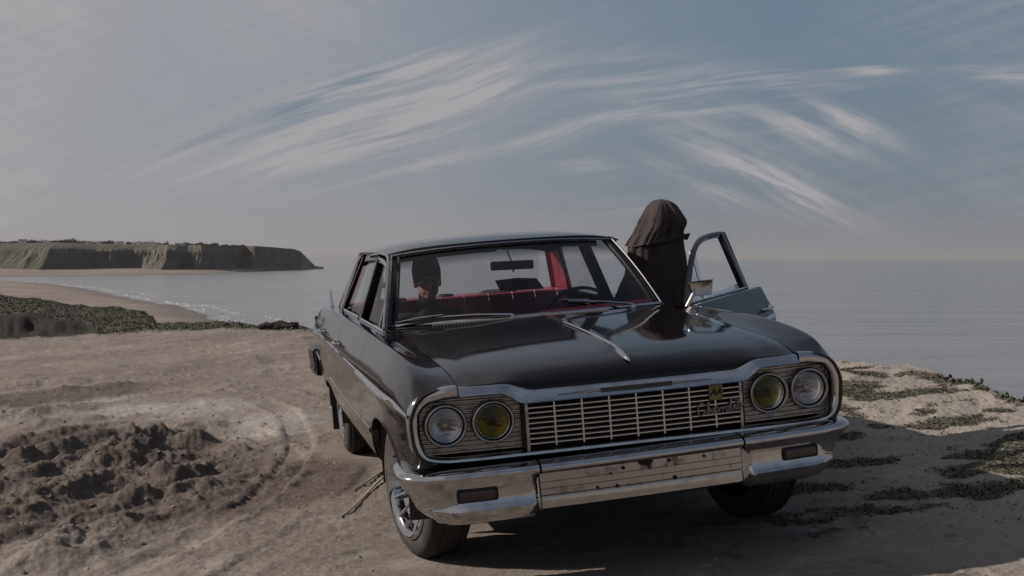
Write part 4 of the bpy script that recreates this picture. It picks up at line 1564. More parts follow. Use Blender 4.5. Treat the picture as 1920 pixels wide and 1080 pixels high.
# grille
gbar = pbr('grille_bright', (.62, .57, .55), .32, .85)
gr = empty('grille', car)
gr.location = (0, 0, 0)
rows = [[(x, yf(x) + .085, z) for x in np.linspace(-.475, .475, 12)] for z in (.56, .80)]
MB().grid(rows).build('grille_back', blackm, gr)
MB().box((0, .14, .80), (.95, .13, .01)).build('grille_roof', blackm, gr, smooth=False)
xs_ = np.linspace(-.468, .468, 24)
for k in range(8):
    z = .600 + k * .0212
    rows = [[(x, yf(x) + a, z + c_) for a, c_ in ((.020, .0036), (.002, .0042), (-.004, .002), (-.004, -.0022), (.002, -.0040), (.020, -.0036))] for x in xs_]
    MB().grid(rows).build('grille_bar', gbar, gr, ang=30)
for k in range(7):
    x = -.468 + .117 * (k + 1)
    MB().box((x, yf(x) + .006, .680), (.0065, .018, .188)).build('grille_upright', gbar, gr, smooth=False)
for sgn in (-1, 1):
    MB().box((sgn * .468, yf(.468) + .004, .674), (.013, .022, .196), None, .002).build('grille_post', alu, gr)

# square yellow badge and script on the grille
bd = empty('square_badge', car)
bx_ = .352
MB().box((bx_, yf(.35) - .009, .738), (.060, .008, .068), None, .002).build('badge_plate', enam, bd)


def text(s, size, loc, parent, mat, name, extr=.0015, shear=0, sx=1.0, rot=(R(90), 0, 0), off=0.0):
    cu = bpy.data.curves.new(name, 'FONT')
    cu.body = s
    cu.size = size
    cu.extrude = extr
    cu.shear = shear
    cu.offset = off
    cu.align_x = 'CENTER'
    cu.align_y = 'CENTER'
    o = bpy.data.objects.new(name, cu)
    dg = bpy.context.evaluated_depsgraph_get()
    COL.objects.link(o)
    dg.update()
    me = bpy.data.meshes.new_from_object(o.evaluated_get(dg))
    bpy.data.objects.remove(o)
    o = bpy.data.objects.new(name, me)
    COL.objects.link(o)
    me.materials.clear()
    me.materials.append(mat)
    o.location = loc
    o.rotation_euler = rot
    o.scale = (sx, 1, 1)
    o.parent = parent
    return o


text('AA', .040, (bx_, yf(.35) - .0142, .738), bd, blackm, 'badge_letters', .0006, .25, .95, off=.0012)
# chrome script, drawn as one pen line per letter
sc_ = empty('script_badge', car)
STR = [  # glyph strokes in a unit box, joined like handwriting
    ([(.62, .82), (.50, 1.0), (.28, .98), (.08, .66), (.06, .28), (.24, .02), (.48, .06), (.66, .30)], .80),                       # C
    ([(.0, .10), (.14, .50), (.24, .98), (.14, .95), (.08, .40), (.08, .02), (.20, .40), (.34, .44), (.36, .10), (.46, .08)], .48),  # h
    ([(.0, .10), (.22, .26), (.26, .44), (.14, .46), (.06, .20), (.18, .02), (.36, .12)], .38),                                    # e
    ([(.0, .42), (.08, .44), (.12, .04), (.28, .44), (.38, .38)], .40),                                                           # v
    ([(.0, .38), (.06, .44), (.08, .04), (.10, .30), (.26, .46), (.32, .38)], .32),                                               # r
    ([(.18, .46), (.04, .28), (.10, .04), (.28, .08), (.30, .36), (.18, .46), (.38, .40)], .38),                                   # o
    ([(.0, .20), (.18, .80), (.14, 1.0), (.06, .70), (.08, .08), (.22, .06)], .24),                                               # l
    ([(.0, .10), (.22, .26), (.26, .44), (.14, .46), (.06, .20), (.18, .02), (.36, .12)], .36),                                    # e
    ([(.0, .10), (.12, .60), (.14, .84), (.08, .30), (.16, .04), (.34, .12), (.60, .46)], .34)]                                    # t
tot = sum(a for _, a in STR)
W_, H_ = .200, .050
x_ = 0
for st, adv in STR:
    P3 = [((.262 + (x_ + px) / tot * W_), None, .6440 + py * H_ + (x_ + px) / tot * .010) for px, py in st]
    P3 = [(a, yf(a) - .014, c_) for a, _, c_ in P3]
    # smooth
    pp = []
    for i in range(len(P3) - 1):
        p0, p1, p2, p3 = P3[max(i - 1, 0)], P3[i], P3[i + 1], P3[min(i + 2, len(P3) - 1)]
        for t_ in (0, .34, .67):
            pp.append(tuple(.5 * (2 * p1[d] + (p2[d] - p0[d]) * t_ + (2 * p0[d] - 5 * p1[d] + 4 * p2[d] - p3[d]) * t_ ** 2 + (3 * p1[d] - p0[d] - 3 * p2[d] + p3[d]) * t_ ** 3) for d in range(3)))
    pp.append(P3[-1])
    MB().tube(pp, .0038, 5).build('script_letter', pbr('script_metal', (.20, .185, .18), .35, .9), sc_)
    x_ += adv
mb = MB()
mb.tube([(.435, yf(.43) - .008, .700), (.46, yf(.46) - .008, .692)], .002, 5)
mb.build('letter_bar', alu, sc_)

# ---------------------------------------------------------------- front bumper
def bpath():
    pts = []
    for x in np.linspace(0, .84, 30):
        pts.append((x, -.035 + .050 * (x / .9) ** 2.2))
    for t in np.linspace(.12, 1, 14):
        a = t * math.pi / 2
        pts.append((.84 + .160 * math.sin(a), .018 + .160 * (1 - math.cos(a)) * 1.05))
    pts += [(1.000, .24), (.996, .32), (.988, .40)]
    return pts


bp_ = bpath()
bl = [(-x, y) for x, y in bp_[::-1]][:-1] + bp_
bl = np.array(bl)
ttb = np.r_[0, np.cumsum(np.hypot(*np.diff(bl, axis=0).T))]
tb = np.linspace(0, ttb[-1], 300)
bxx = np.interp(tb, ttb, bl[:, 0])
byy = np.interp(tb, ttb, bl[:, 1])
k5 = np.ones(5) / 5
bxx[2:-2] = np.convolve(bxx, k5, 'valid')
byy[2:-2] = np.convolve(byy, k5, 'valid')
wing = [(-.125, .552), (-.09, .553), (-.04, .549), (-.014, .540), (-.002, .530), (.0, .520), (-.005, .508), (-.013, .494), (-.020, .472), (-.023, .446), (-.022, .420), (-.018, .400), (-.010, .389), (-.006, .383), (-.009, .374), (-.022, .350), (-.042, .330), (-.07, .318), (-.10, .314)]
cent = [(-.125, .552), (-.09, .553), (-.04, .549), (-.014, .540), (-.002, .530), (.0, .520), (-.006, .508), (-.020, .500), (-.046, .496), (-.052, .490), (-.052, .470), (-.052, .440), (-.052, .415), (-.050, .405), (-.048, .398), (-.046, .375), (-.048, .352), (-.07, .340), (-.10, .338)]
wing, cent = np.array(wing), np.array(cent)


def bump_rows(sel, blend=True):
    rows = []
    for i in sel:
        i0, i1 = max(i - 1, 0), min(i + 1, len(tb) - 1)
        t_ = np.array([bxx[i1] - bxx[i0], byy[i1] - byy[i0]])
        t_ /= np.linalg.norm(t_)
        nx_, ny_ = t_[1], -t_[0]
        f_ = float(sstep(.450, .475, abs(bxx[i])))
        pr = wing * f_ + cent * (1 - f_)
        # wing drops lower towards its ends a touch and tapers round the corner
        cor = float(sstep(.22, .40, byy[i]))
        tuck = float(sstep(.74, .99, abs(bxx[i]))) * .085
        pr = np.stack([pr[:, 0] - tuck * np.clip((.505 - pr[:, 1]) / .15, 0, 1.2), pr[:, 1]], -1)
        rows.append([(bxx[i] + nx_ * a * (1 - .35 * cor), byy[i] + ny_ * a * (1 - .35 * cor), z + (z < .5) * .05 * cor) for a, z in pr])
    return rows


fb = empty('front_bumper', car)
fb.location = (0, 0, -.003 - .0)
fb.rotation_euler = (0, R(-1.0), 0)
xsb = np.where(np.abs(bxx) <= .4405)[0]
wl_ = np.where(bxx < -.4405)[0]
wr_ = np.where(bxx > .4405)[0]
MB().grid(bump_rows(xsb)).build('bumper_centre', chrome, fb, ang=50)
for sel in (wl_, wr_):
    sel = list(sel)
    o = MB().grid(bump_rows(sel)).build('bumper_end', chrome, fb, ang=50)
# stained ribbed number-plate recess
rows = []
for z, d in ((.496, 0), (.4615, 0), (.460, .003), (.4585, 0), (.4335, 0), (.432, .003), (.4305, 0), (.407, 0), (.405, .003), (.403, -.004), (.398, -.004), (.396, .002), (.356, .002)):
    rows.append([(x, -.035 + .050 * (abs(x) / .9) ** 2.2 + .048 + d - (.002), z) for x in np.linspace(-.437, .437, 40)])
MB().grid(rows).build('number_plate_recess', chromed, fb, ang=20)
# screw holes and the torn bracket
for x, z, r_ in ((-.085, .478, .008), (.115, .485, .008), (-.14, .462, .005), (-.115, .405, .009), (.135, .410, .009), (-.20, .411, .006), (.27, .482, .006), (.14, .465, .004)):
    hl = MB().lathe([(0, 0.0002), (-.0008, r_)], 'y', 12, (x, -.035 + .050 * (abs(x) / .9) ** 2.2 + .0425, z))
    hl.build('screw_hole', blackm, fb, smooth=False)
mb = MB()
rows = []
for x in np.linspace(-.02, .045, 9):
    c_ = 1 - ((x - .012) / .033) ** 2
    rows.append([(x, .006, .497), (x, .004, .493 - .017 * max(c_, 0) ** .5)])
mb.grid(rows)
mb.build('torn_bracket', blackm, fb, smooth=False)
MB().tube([(.020, .003, .482), (.026, -.002, .474), (.030, -.004, .466), (.024, -.004, .460), (.019, -.004, .466), (.024, -.002, .473)], .0028, 6).build('bracket_hook', blackm, fb)
# parking lamps in the wings
for sgn in (-1, 1):
    pl_ = empty('parking_lamp', fb)
    x = sgn * .70
    yb = -.035 + .050 * (.70 / .9) ** 2.2
    ob = MB().box((0, 0, 0), (.170, .030, .056), None, .012)
    ob.xf(Matrix.Translation((x, yb + .026, .444)) @ Matrix.Rotation(sgn * .085, 4, 'Z'))
    ob.build('lamp_recess', blackm, pl_)
    ob = MB().box((0, 0, 0), (.152, .026, .040), None, .009)
    ob.xf(Matrix.Translation((x, yb + .0225, .444)) @ Matrix.Rotation(sgn * .085, 4, 'Z'))
    ob.build('lamp_glass', amber, pl_)
# dark valance between grille and bumper, lower apron
rows = [[(x, yf(x) + a, z) for x in np.linspace(-.92, .92, 24)] for a, z in ((.03, .56), (.05, .54), (.03, .535), (.01, .53))]
MB().grid(rows).build('valance', paint, car)
rows = [[(x, .06 + .06 * (x / .93) ** 2 + a, z) for x in np.linspace(-.93, .93, 24)] for a, z in ((.05, .55), (.08, .42), (.22, .33))]

MB().grid(rows).build('lower_apron', blackm, car)

# ---------------------------------------------------------------- underbody boxes and wheel houses, put in dark to block light
MB().box((0, 2.45, .46), (1.30, 4.0, .10)).build('floor_pan', blackm, car, smooth=False)
MB().box((0, .85, .62), (1.12, 1.35, .42)).build('engine_bay', blackm, car, smooth=False)
MB().box((0, 4.55, .60), (1.14, 1.2, .40)).build('trunk_floor', blackm, car, smooth=False)
MB().box((0, .87, .34), (1.35, .07, .07)).build('front_axle', blackm, car, smooth=False)
MB().box((0, 3.89, .34), (1.35, .09, .09)).build('rear_axle', blackm, car, smooth=False)
for (x, yc) in WHEELS:
    s_ = 1 if x > 0 else -1
    rows = []
    for t_ in np.linspace(-.15, math.pi + .15, 18):
        rows.append([(s_ * xx, yc + .46 * math.cos(t_), .33 + .42 * math.sin(t_)) for xx in (.57, .75, .935)])
    MB().grid(rows).build('wheel_house', pbr('wheel_house_dirt', (.050, .040, .035), .95), car)
for s_ in (-1, 1):
    rows = [[(s_ * .935, y, .40) for y in (1.33, 3.45)], [(s_ * .90, y, .345) for y in (1.33, 3.45)], [(s_ * .60, y, .40) for y in (1.33, 3.45)]]
    MB().grid(rows).build('sill', blackm, car, smooth=False)


# ---------------------------------------------------------------- wheels
def make_wheel(x, y, steer):
    s_ = 1 if x > 0 else -1
    wh = empty('wheel', car, (x, y, .340))
    wh.rotation_euler = (0, 0, steer)
    # tyre section, outer side towards s_
    pr = [(-.085, .235), (-.102, .245), (-.108, .275), (-.103, .308), (-.088, .330), (-.062, .339), (0, .3415), (.062, .339), (.088, .330), (.103, .308), (.108, .275), (.102, .245), (.085, .235)]
    MB().lathe(pr, 'x', 64).build('tyre', tyrem, wh, ang=60)
    tr = MB()                                    # tread ribs
    for xx in (-.062, -.031, 0, .031, .062):
        tr.lathe([(xx - .011, .338), (xx - .010, .3455), (xx + .010, .3455), (xx + .011, .338)], 'x', 64)
    tr.build('tread', tyrem, wh, ang=30)
    MB().lathe([(s_ * a, r_) for a, r_ in ((.100, .256), (.112, .254), (.117, .246), (.112, .232), (.100, .218), (.062, .206), (.036, .165), (.038, .120), (.060, .090), (.075, .060), (.078, .0))], 'x', 64).build('rim', chrome, wh, ang=30)
    sp_ = MB()
    for k in range(14):
        t_ = 2 * math.pi * k / 14
        sp_.tube([(s_ * .070, .06 * math.cos(t_), .06 * math.sin(t_)), (s_ * .056, .14 * math.cos(t_), .14 * math.sin(t_)), (s_ * .100, .222 * math.cos(t_), .222 * math.sin(t_))], .008, 5)
    sp_.build('spokes', chrome, wh)
    MB().lathe([(s_ * .06, .055), (s_ * .095, .050), (s_ * .112, .034), (s_ * .116, .001)], 'x', 32).build('hub_cap', chrome, wh, ang=40)
    return wh


make_wheel(-.785, .87, R(11))
make_wheel(.785, .87, R(11))
make_wheel(-.79, 3.89, 0)
make_wheel(.79, 3.89, 0)
for sgn in (-1, 1):
    MB().box((sgn * .80, 4.42, .235), (.24, .010, .30), None, .003).build('mudflap', rubber, car)
    MB().box((sgn * .80, 4.42, .41), (.20, .018, .09)).build('mudflap_bracket', rubber, car, smooth=False)

# ---------------------------------------------------------------- roof, pillars, screens
def roofpt(s, y):
    """s in -1..1 across"""
    a = abs(s)
    hw = .672 + .010 * math.sin(math.pi * (y - 2.4) / 1.7)
    zc_ = float(pchip([2.38, 2.6, 2.9, 3.3, 3.8, 4.06], [1.398, 1.420, 1.432, 1.430, 1.402, 1.365], y))
    zs = float(pchip([2.38, 2.6, 3.0, 3.5, 3.8, 4.06], [1.352, 1.362, 1.368, 1.362, 1.345, 1.30], y))
    return (s * (hw + .025 * a ** 6), y, zc_ + (zs - zc_) * (.52 * a ** 2 + .48 * a ** 7))


rows = []
for s in np.linspace(-1, 1, 41):
    row = []
    for y in np.linspace(0, 1, 30):
        yy = 2.400 + .09 * s * s + y * (4.04 - 2.40 - .09 * s * s)
        row.append(roofpt(s, yy))
    rows.append(row)
rf = MB().grid(rows)
# rolled front edge
rows = []
for s in np.linspace(-1, 1, 41):
    x, y, z = roofpt(s, 2.40 + .09 * s * s)
    rows.append([(x, y, z), (x, y - .010, z - .006), (x, y - .014, z - .018), (x, y - .004, z - .026)])
rf.grid(rows)
rf.build('roof', paint, car, ang=60)
rows = []
for s in np.linspace(-.98, .98, 21):
    rows.append([tuple(np.array(roofpt(s, yy)) + (0, 0, -.062 - .0 * abs(s))) for yy in np.linspace(2.44 + .08 * s * s, 4.02, 10)])
MB().grid(rows).build('headliner', liner, car)


for x0, x1 in ((-.60, -.045), (-.005, .58)):
    rows = []
    for x in np.linspace(x0, x1, 10):
        u_ = x / .66
        zt_ = 1.378 - .030 * abs(u_) ** 2.5
        drop = .046 if x0 < -.3 else .040
        rows.append([(x, 2.445 + .07 * u_ * u_, zt_ - .004), (x, 2.432 + .07 * u_ * u_, zt_ - drop * .6), (x, 2.452 + .07 * u_ * u_, zt_ - drop), (x, 2.475 + .07 * u_ * u_, zt_ - drop * .9), (x, 2.475 + .07 * u_ * u_, zt_ - .004)])
    MB().grid(rows).build('sun_visor', liner, car)


def wsb(s):      # windscreen base
    return (s * .775, 1.755 + .215 * abs(s) ** 2.2, .990 - .010 * abs(s) ** 2)


def wst(s):      # windscreen head
    return (s * .660, 2.385 + .085 * s * s, 1.378 - .030 * abs(s) ** 2.5)


rows = []
for s in np.linspace(-1, 1, 33):
    a, c_ = np.array(wsb(s)), np.array(wst(s))
    rows.append([tuple(a + (c_ - a) * t_ + np.array([0, -.02, .012]) * math.sin(math.pi * t_)) for t_ in np.linspace(0, 1, 9)])
MB().grid(rows).build('windscreen', wind, car)
# chrome edge round the windscreen
ed = [wsb(s) for s in np.linspace(-1, 1, 25)]
MB().tube([(x, y - .012, z + .004) for x, y, z in ed], .012, 6).build('windscreen_sill', chrome, car)
MB().tube([(x, y - .018, z + .004) for x, y, z in [wst(s) for s in np.linspace(-1, 1, 25)]], .0075, 6).build('windscreen_header_trim', chrome2, car)
for sgn in (-1, 1):
    a, c_ = np.array(wsb(sgn)), np.array(wst(sgn))
    MB().tube([tuple(a + (c_ - a) * t_ + np.array([sgn * .004, -.022, .006]) * 1 + np.array([0, -.02, .012]) * math.sin(math.pi * t_)) for t_ in np.linspace(0, 1, 9)], .009 if sgn < 0 else .005, 6).build('pillar_trim', chrome2 if sgn < 0 else pbr('shaded_trim', (.10, .095, .10), .5, .8), car)  # right-hand trim darkened in its colour so that no sun glint shows
    rows = []
    for t_ in np.linspace(-.03, 1.02, 9):
        p = a + (c_ - a) * t_ + np.array([0, -.02, .012]) * math.sin(math.pi * min(max(t_, 0), 1))
        rows.append([tuple(p + np.array(d) * [sgn, 1, 1]) for d in ((-.035, .012, .0), (-.030, -.006, 0), (.0, -.012, 0), (.022, .004, 0), (.026, .035, 0), (.002, .075, 0), (-.035, .075, 0), (-.040, .03, 0))])
    MB().grid(rows, closed_v=True).build('windscreen_pillar', paint, car, ang=50)
    # dark gasket inside
    MB().tube([tuple(a + (c_ - a) * t_ + np.array([-sgn * .040, -.006, .004]) + np.array([0, -.02, .012]) * math.sin(math.pi * t_)) for t_ in np.linspace(0, 1, 9)], .012, 6).build('windscreen_gasket', rubber, car)
    # centre pillar
    mb = MB().box((0, 0, 0), (.05, .13, .42), None, .01)
    mb.xf(Matrix.Translation((sgn * .715, 3.035, 1.145)) @ Matrix.Rotation(-sgn * math.atan2(.140, .375), 4, 'Y'))
    mb.build('centre_pillar', blackm, car)
    # rear pillar: red trim inside, paint outside
    for off, mat_, nm in ((.028, paint, 'rear_pillar'), (-.012, redv, 'rear_pillar_trim')):
        rows = []
        for t_ in np.linspace(0, 1, 9):
            z = .955 + (1.352 - .955) * t_
            xx = gx(z) + off * (1 if nm == 'rear_pillar' else 1)
            ya = 4.05 + (3.79 - 4.05) * t_ - .05 * math.sin(math.pi * t_) * (off < 0)
            yb = 4.40 + (4.00 - 4.40) * t_
            ins_ = .045 if off > 0 else .03
            rows.append([(sgn * xx, ya, z), (sgn * (xx + .004), (ya + yb) / 2, z), (sgn * (xx - .005), yb - .02, z), (sgn * (xx - ins_), yb, z)])
        MB().grid(rows).build(nm, mat_, car)
    # seat belts hanging at the centre pillar
    MB().tube([(sgn * .672, 2.955, 1.275), (sgn * .676, 2.93, 1.20), (sgn * .70, 2.92, 1.10), (sgn * .705, 2.93, .97)], [.008, .016, .014, .014], 6).build('seat_belt', blackm, car)
    MB().box((sgn * .667, 2.915, 1.165), (.035, .03, .035), None, .006).build('belt_runner', blackm, car)

# rear window and its frame
rows = []
for s in np.linspace(-1, 1, 17):
    rows.append([(s * (.60 + .07 * (1 - t_)), 4.02 + .38 * (1 - t_) + .02 - .10 * 0 * s * s, .975 + .335 * t_) for t_ in np.linspace(0, 1, 6)])
MB().grid(rows).build('rear_window', sideg, car)
MB().tube([(s * .605, 4.03, 1.315 + .018 * (1 - s * s)) for s in np.linspace(-1, 1, 15)], .012, 6).build('rear_window_trim', chrome, car)
# rear shelf, trunk lid, tail
rows = [[(x, y, .985 - (y - 3.9) * .01) for x in np.linspace(-.78, .78, 8)] for y in (3.93, 4.15, 4.42)]
MB().grid(rows).build('parcel_shelf', redv, car)
rows = []
for s in np.linspace(-1, 1, 25):
    rows.append([(s * (float(pchip(YST, SECT[:, 0, 0], y)) - .004), y, float(pchip(YST, SECT[:, 0, 1], y)) + .012 * (1 - s * s)) for y in np.linspace(4.40, 5.20, 14)] + [(s * .69, 5.24, .84), (s * .69, 5.26, .70), (s * .69, 5.25, .56)])
MB().grid(rows).build('trunk_lid', paint, car, ang=60)
for sgn in (-1, 1):
    rows = [[(sgn * x, 5.225 + .01 * math.sin(i), z) for i, x in enumerate((.69, .80, .90, .935))] for z in (.86, .80, .72, .62, .56)]
    MB().grid(rows).build('tail_panel', chrome2, car)
    for x in (.60, .72, .84):
        tl = empty('tail_light', car, (sgn * x, 5.25, .72))
        MB().lathe([(-.01, .055), (.012, .052), (.016, .044)], 'y', 24).build('tail_bezel', chrome, tl, ang=50)
        MB().lathe([(.010, .044), (.020, .03), (.024, .001)], 'y', 24).build('tail_lens', redl, tl, ang=80)
rows = []
rp = [(-.995, 4.86), (-1.012, 5.10), (-.985, 5.30), (-.85, 5.37), (-.4, 5.40), (0, 5.41), (.4, 5.40), (.85, 5.37), (.985, 5.30), (1.012, 5.10), (.995, 4.86)]
rpt = np.array(rp)
for i in range(len(rpt)):
    t_ = rpt[min(i + 1, len(rpt) - 1)] - rpt[max(i - 1, 0)]
    t_ /= np.linalg.norm(t_)
    nx_, ny_ = -t_[1], t_[0]
    rows.append([(rpt[i, 0] + nx_ * a, rpt[i, 1] + ny_ * a, z) for a, z in ((-.05, .640), (-.01, .638), (.002, .62), (0, .57), (-.006, .52), (.0, .48), (-.02, .44), (-.05, .43), (-.07, .50), (-.07, .60))])
rbm = MB().grid(rows, closed_v=True)
rbm.F += [tuple(range(10)), tuple(len(rbm.V) - 1 - k for k in range(10))]
rbm.build('rear_bumper', pbr('dark_chrome', (.05, .045, .045), .3, .9), car, ang=60)
rows = [[(rpt[i, 0] * .985, rpt[i, 1] - .03, z) for i in range(len(rpt))] for z in (.63, .44)]
MB().grid(rows).build('rear_bumper_back', blackm, car)

# cowl with its louvres
rows = []
for s in np.linspace(-1, 1, 31):
    x0, y0, z0 = wsb(s)
    rows.append([(s * .776, 1.606 + .015 * s * s, hoodz(s, 1.60) - .012), (s * .777, 1.63, hoodz(s, 1.60) - .010), (s * .778, (1.62 + y0) / 2, z0 + .004 * (1 - abs(s))), (x0, y0 - .01, z0 - .002)])
MB().grid(rows).build('cowl', paint, car, ang=50)
lv = pbr('louvre_grey', (.14, .13, .135), .4, .5)
for k in range(52):
    x = -.56 + .0185 * k
    if abs(x) > .57 or abs(x - .0) < .0:
        continue
    s = x / .777
    y0 = wsb(s)[1]
    zz = wsb(s)[2] + .0065
    ob = MB().box((x, (1.63 + y0) / 2 - .01, zz), (.007, .075, .006))
    ob.build('cowl_louvre', lv, car, smooth=False)

# wipers: from their pivots on the cowl
def wiper(piv, tip, b0, b1):
    wv_ = empty('wiper', car)
    MB().lathe([(0, .016), (.014, .014), (.020, .006), (.021, 0.0005)], 'z', 14, piv).build('wiper_pivot', chrome2, wv_)
    MB().tube([(piv[0], piv[1], piv[2] + .018), tuple((np.array(piv) * .5 + np.array(tip) * .5) + (0, -.012, .016)), tip], [.008, .006, .004], 6).build('wiper_arm', chrome, wv_)
    MB().tube([b0, tuple((np.array(b0) + np.array(b1)) / 2 + (0, -.006, .006)), b1], [.0045, .006, .0045], 6).build('wiper_blade', rubber if 0 else chrome2, wv_)
    MB().tube([tuple(np.array(b0) + (0, .006, -.004)), tuple(np.array(b1) + (0, .006, -.004))], .004, 5).build('wiper_rubber', rubber, wv_)


wiper((-.135, 1.725, .992), (-.535, 1.815, 1.025), (-.742, 1.90, 1.006), (-.50, 1.80, 1.036))
wiper((.560, 1.79, .988), (.20, 1.82, 1.050), (.17, 1.845, 1.060), (.40, 1.83, 1.025))

# aerial on the rear quarter
ae = empty('aerial', car, (-.845, 4.62, .948))
MB().lathe([(0, .022), (.012, .020), (.020, .010)], 'z', 14).build('aerial_base', chrome, ae)
MB().tube([(0, 0, .01), (0, .015, .05), (0, .045, .13)], [.010, .009, .006], 8).build('aerial_stub', chrome, ae)

# ---------------------------------------------------------------- cabin
# dashboard
rows = []
for s in np.linspace(-1, 1, 21):
    x0, y0, z0 = wsb(s * .96)
    hump = .034 * float(sstep(-.15, .20, s))
    rows.append([(x0, y0 + .02, .972), (x0, y0 + .07, .980 + hump), (x0 * .99, y0 + .20, .968 + hump), (x0 * .99, y0 + .27, .945 + hump), (x0 * .98, y0 + .26, .90), (x0 * .97, y0 + .22, .70), (x0 * .9, y0 + .22, .55)])
MB().grid(rows).build('dashboard', redv, car, ang=60)
# steering wheel
sw = empty('steering_wheel', car, (.412, 2.415, .905))
sw.rotation_euler = (R(-62), 0, 0)
MB().tube([(.205 * math.cos(t_), .205 * math.sin(t_), 0) for t_ in np.linspace(0, 2 * math.pi, 41)[:-1]], .011, 8, closed=True).build('wheel_rim', rubber, sw)
MB().tube([(-.2, 0, 0), (-.08, 0, .02), (.08, 0, .02), (.2, 0, 0)], [.012, .014, .014, .012], 6).build('wheel_spoke', chrome2, sw)
MB().lathe([(0.03, .001), (.03, .03), (.0, .045), (-.03, .03)], 'z', 20).build('wheel_hub', rubber, sw)
MB().tube([(.412, 2.40, .90), (.412, 2.0, .70)], .028, 8).build('steering_column', blackm, car)


def seat(name, yb, ztop_, zcush, depth, mat, pipes, lean=.12):
    st = empty(name, car)
    rows = []
    for x in np.linspace(-.74, .74, 37):
        e = (abs(x) / .74) ** 8
        row = []
        for t_ in np.linspace(0, 1, 8):
            puff = .010 * math.sin(math.pi * ((x + .74) / .1645 % 1)) * math.sin(math.pi * min(t_ + .12, 1))
            row.append((x, yb - lean * (1 - t_) - puff + .02 * e, zcush + (ztop_ - zcush) * t_ - .03 * e * t_))
        row += [(x, yb + .02, ztop_ + .012 - .03 * e), (x, yb + .08, ztop_ + .010 - .03 * e), (x, yb + .12, ztop_ - .02 - .03 * e), (x, yb + .13, zcush)]
        rows.append(row)
    MB().grid(rows).build('backrest', mat, st, ang=70)
    MB().box((0, yb - lean - depth / 2 + .04, zcush - .06), (1.46, depth, .17), None, .05).build('cushion', mat, st)
    for x in pipes:
        MB().tube([(x, yb - lean * .30 - .004, zcush + (ztop_ - zcush) * .70), (x, yb - .012, ztop_ - .004), (x, yb + .02, ztop_ + .014)], .0035, 5).build('piping', pip, st)
    return st


seat('rear_seat', 3.84, .992, .66, .52, redv, [-.67, -.50, -.33, -.165, 0, .17, .34, .50, .66], .10)
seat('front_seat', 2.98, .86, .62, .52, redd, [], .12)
MB().grid([[(x, y, .985) for x in (-.77, .77)] for y in (3.95, 4.44)]).build('shelf_cover', redv, car)

# interior mirror
mr_ = empty('rear_view_mirror', car, (.012, 2.315, 1.250))
ob = MB().box((0, 0, 0), (.252, .024, .052), None, .0115)
ob.xf(Matrix.Rotation(R(-6), 4, 'Z') @ Matrix.Rotation(R(1.5), 4, 'Y'))
ob.build('mirror_shell', pbr('mirror_shell', (.075, .065, .068), .45, .3), mr_)
MB().tube([(.004, .0, .012), (-.004, .04, .05), (-.014, .065, .105)], [.005, .005, .005], 6).build('mirror_stem', chrome, mr_)
MB().tube([(.004, -.004, -.020), (.004, -.004, -.040)], .005, 6).build('mirror_lever', blackm, mr_)

# things lying on the rear shelf
for (x, y, rx, lb) in ((.30, 4.13, .135, 'round black speaker on the red rear shelf under the dark board'), (-.08, 4.15, .06, 'smallest black speaker on the red rear shelf, in the middle'),
                       (-.48, 4.13, .12, 'black speaker on the red rear shelf behind the passenger')):
    sp_ = empty('shelf_speaker')
    sp_.matrix_world = CARM @ Matrix.Translation((x, y, .985))
    tag(sp_, lb, 'speaker', 'speakers on the rear shelf')
    MB().lathe([(0, rx), (.016, rx * .98), (.024, rx * .86), (.018, rx * .80)], 'z', 28).build('speaker_ring', blackm, sp_)
    MB().lathe([(.018, rx * .80), (.006, rx * .3), (.014, .001)], 'z', 28).build('speaker_cone', pbr('speaker_grey', (.08, .08, .085), .5), sp_)
bd_ = MB()
bd_.add([(-.155, 0, .0), (.165, 0, -.005), (.125, .05, .070), (-.02, .055, .084), (-.175, .05, .078),
         (-.155, .02, .0), (.165, .02, -.005), (.125, .075, .070), (-.02, .08, .084), (-.175, .075, .078)],
        [(0, 1, 2, 3, 4), (9, 8, 7, 6, 5), (0, 5, 6, 1), (1, 6, 7, 2), (2, 7, 8, 3), (3, 8, 9, 4), (4, 9, 5, 0)])
o = bd_.build('dark_board', pbr('dark_board', (.030, .010, .014), .55), smooth=False)
o.matrix_world = CARM @ Matrix.Translation((.45, 4.02, 1.003))
tag(o, 'flat dark board propped on the rear shelf behind the mirror', 'board')
# ================================================================ people
skin = pbr('skin', (.36, .20, .15), .6, noise=(30, (.31, .17, .13), .4, .6))
knit = pbr('dark_knit', (.018, .015, .017), .95, bump=(60, .5, .004))
jacket = pbr('dark_jacket', (.012, .011, .014), .85, bump=(30, .3, .004))
robe = pbr('brown_black_wool', (.038, .027, .027), .95, noise=(7, (.027, .019, .019), .4, .7), bump=(45, .35, .004))
shade = pbr('dark_glasses', (.006, .006, .007), .12, coat=1.0)


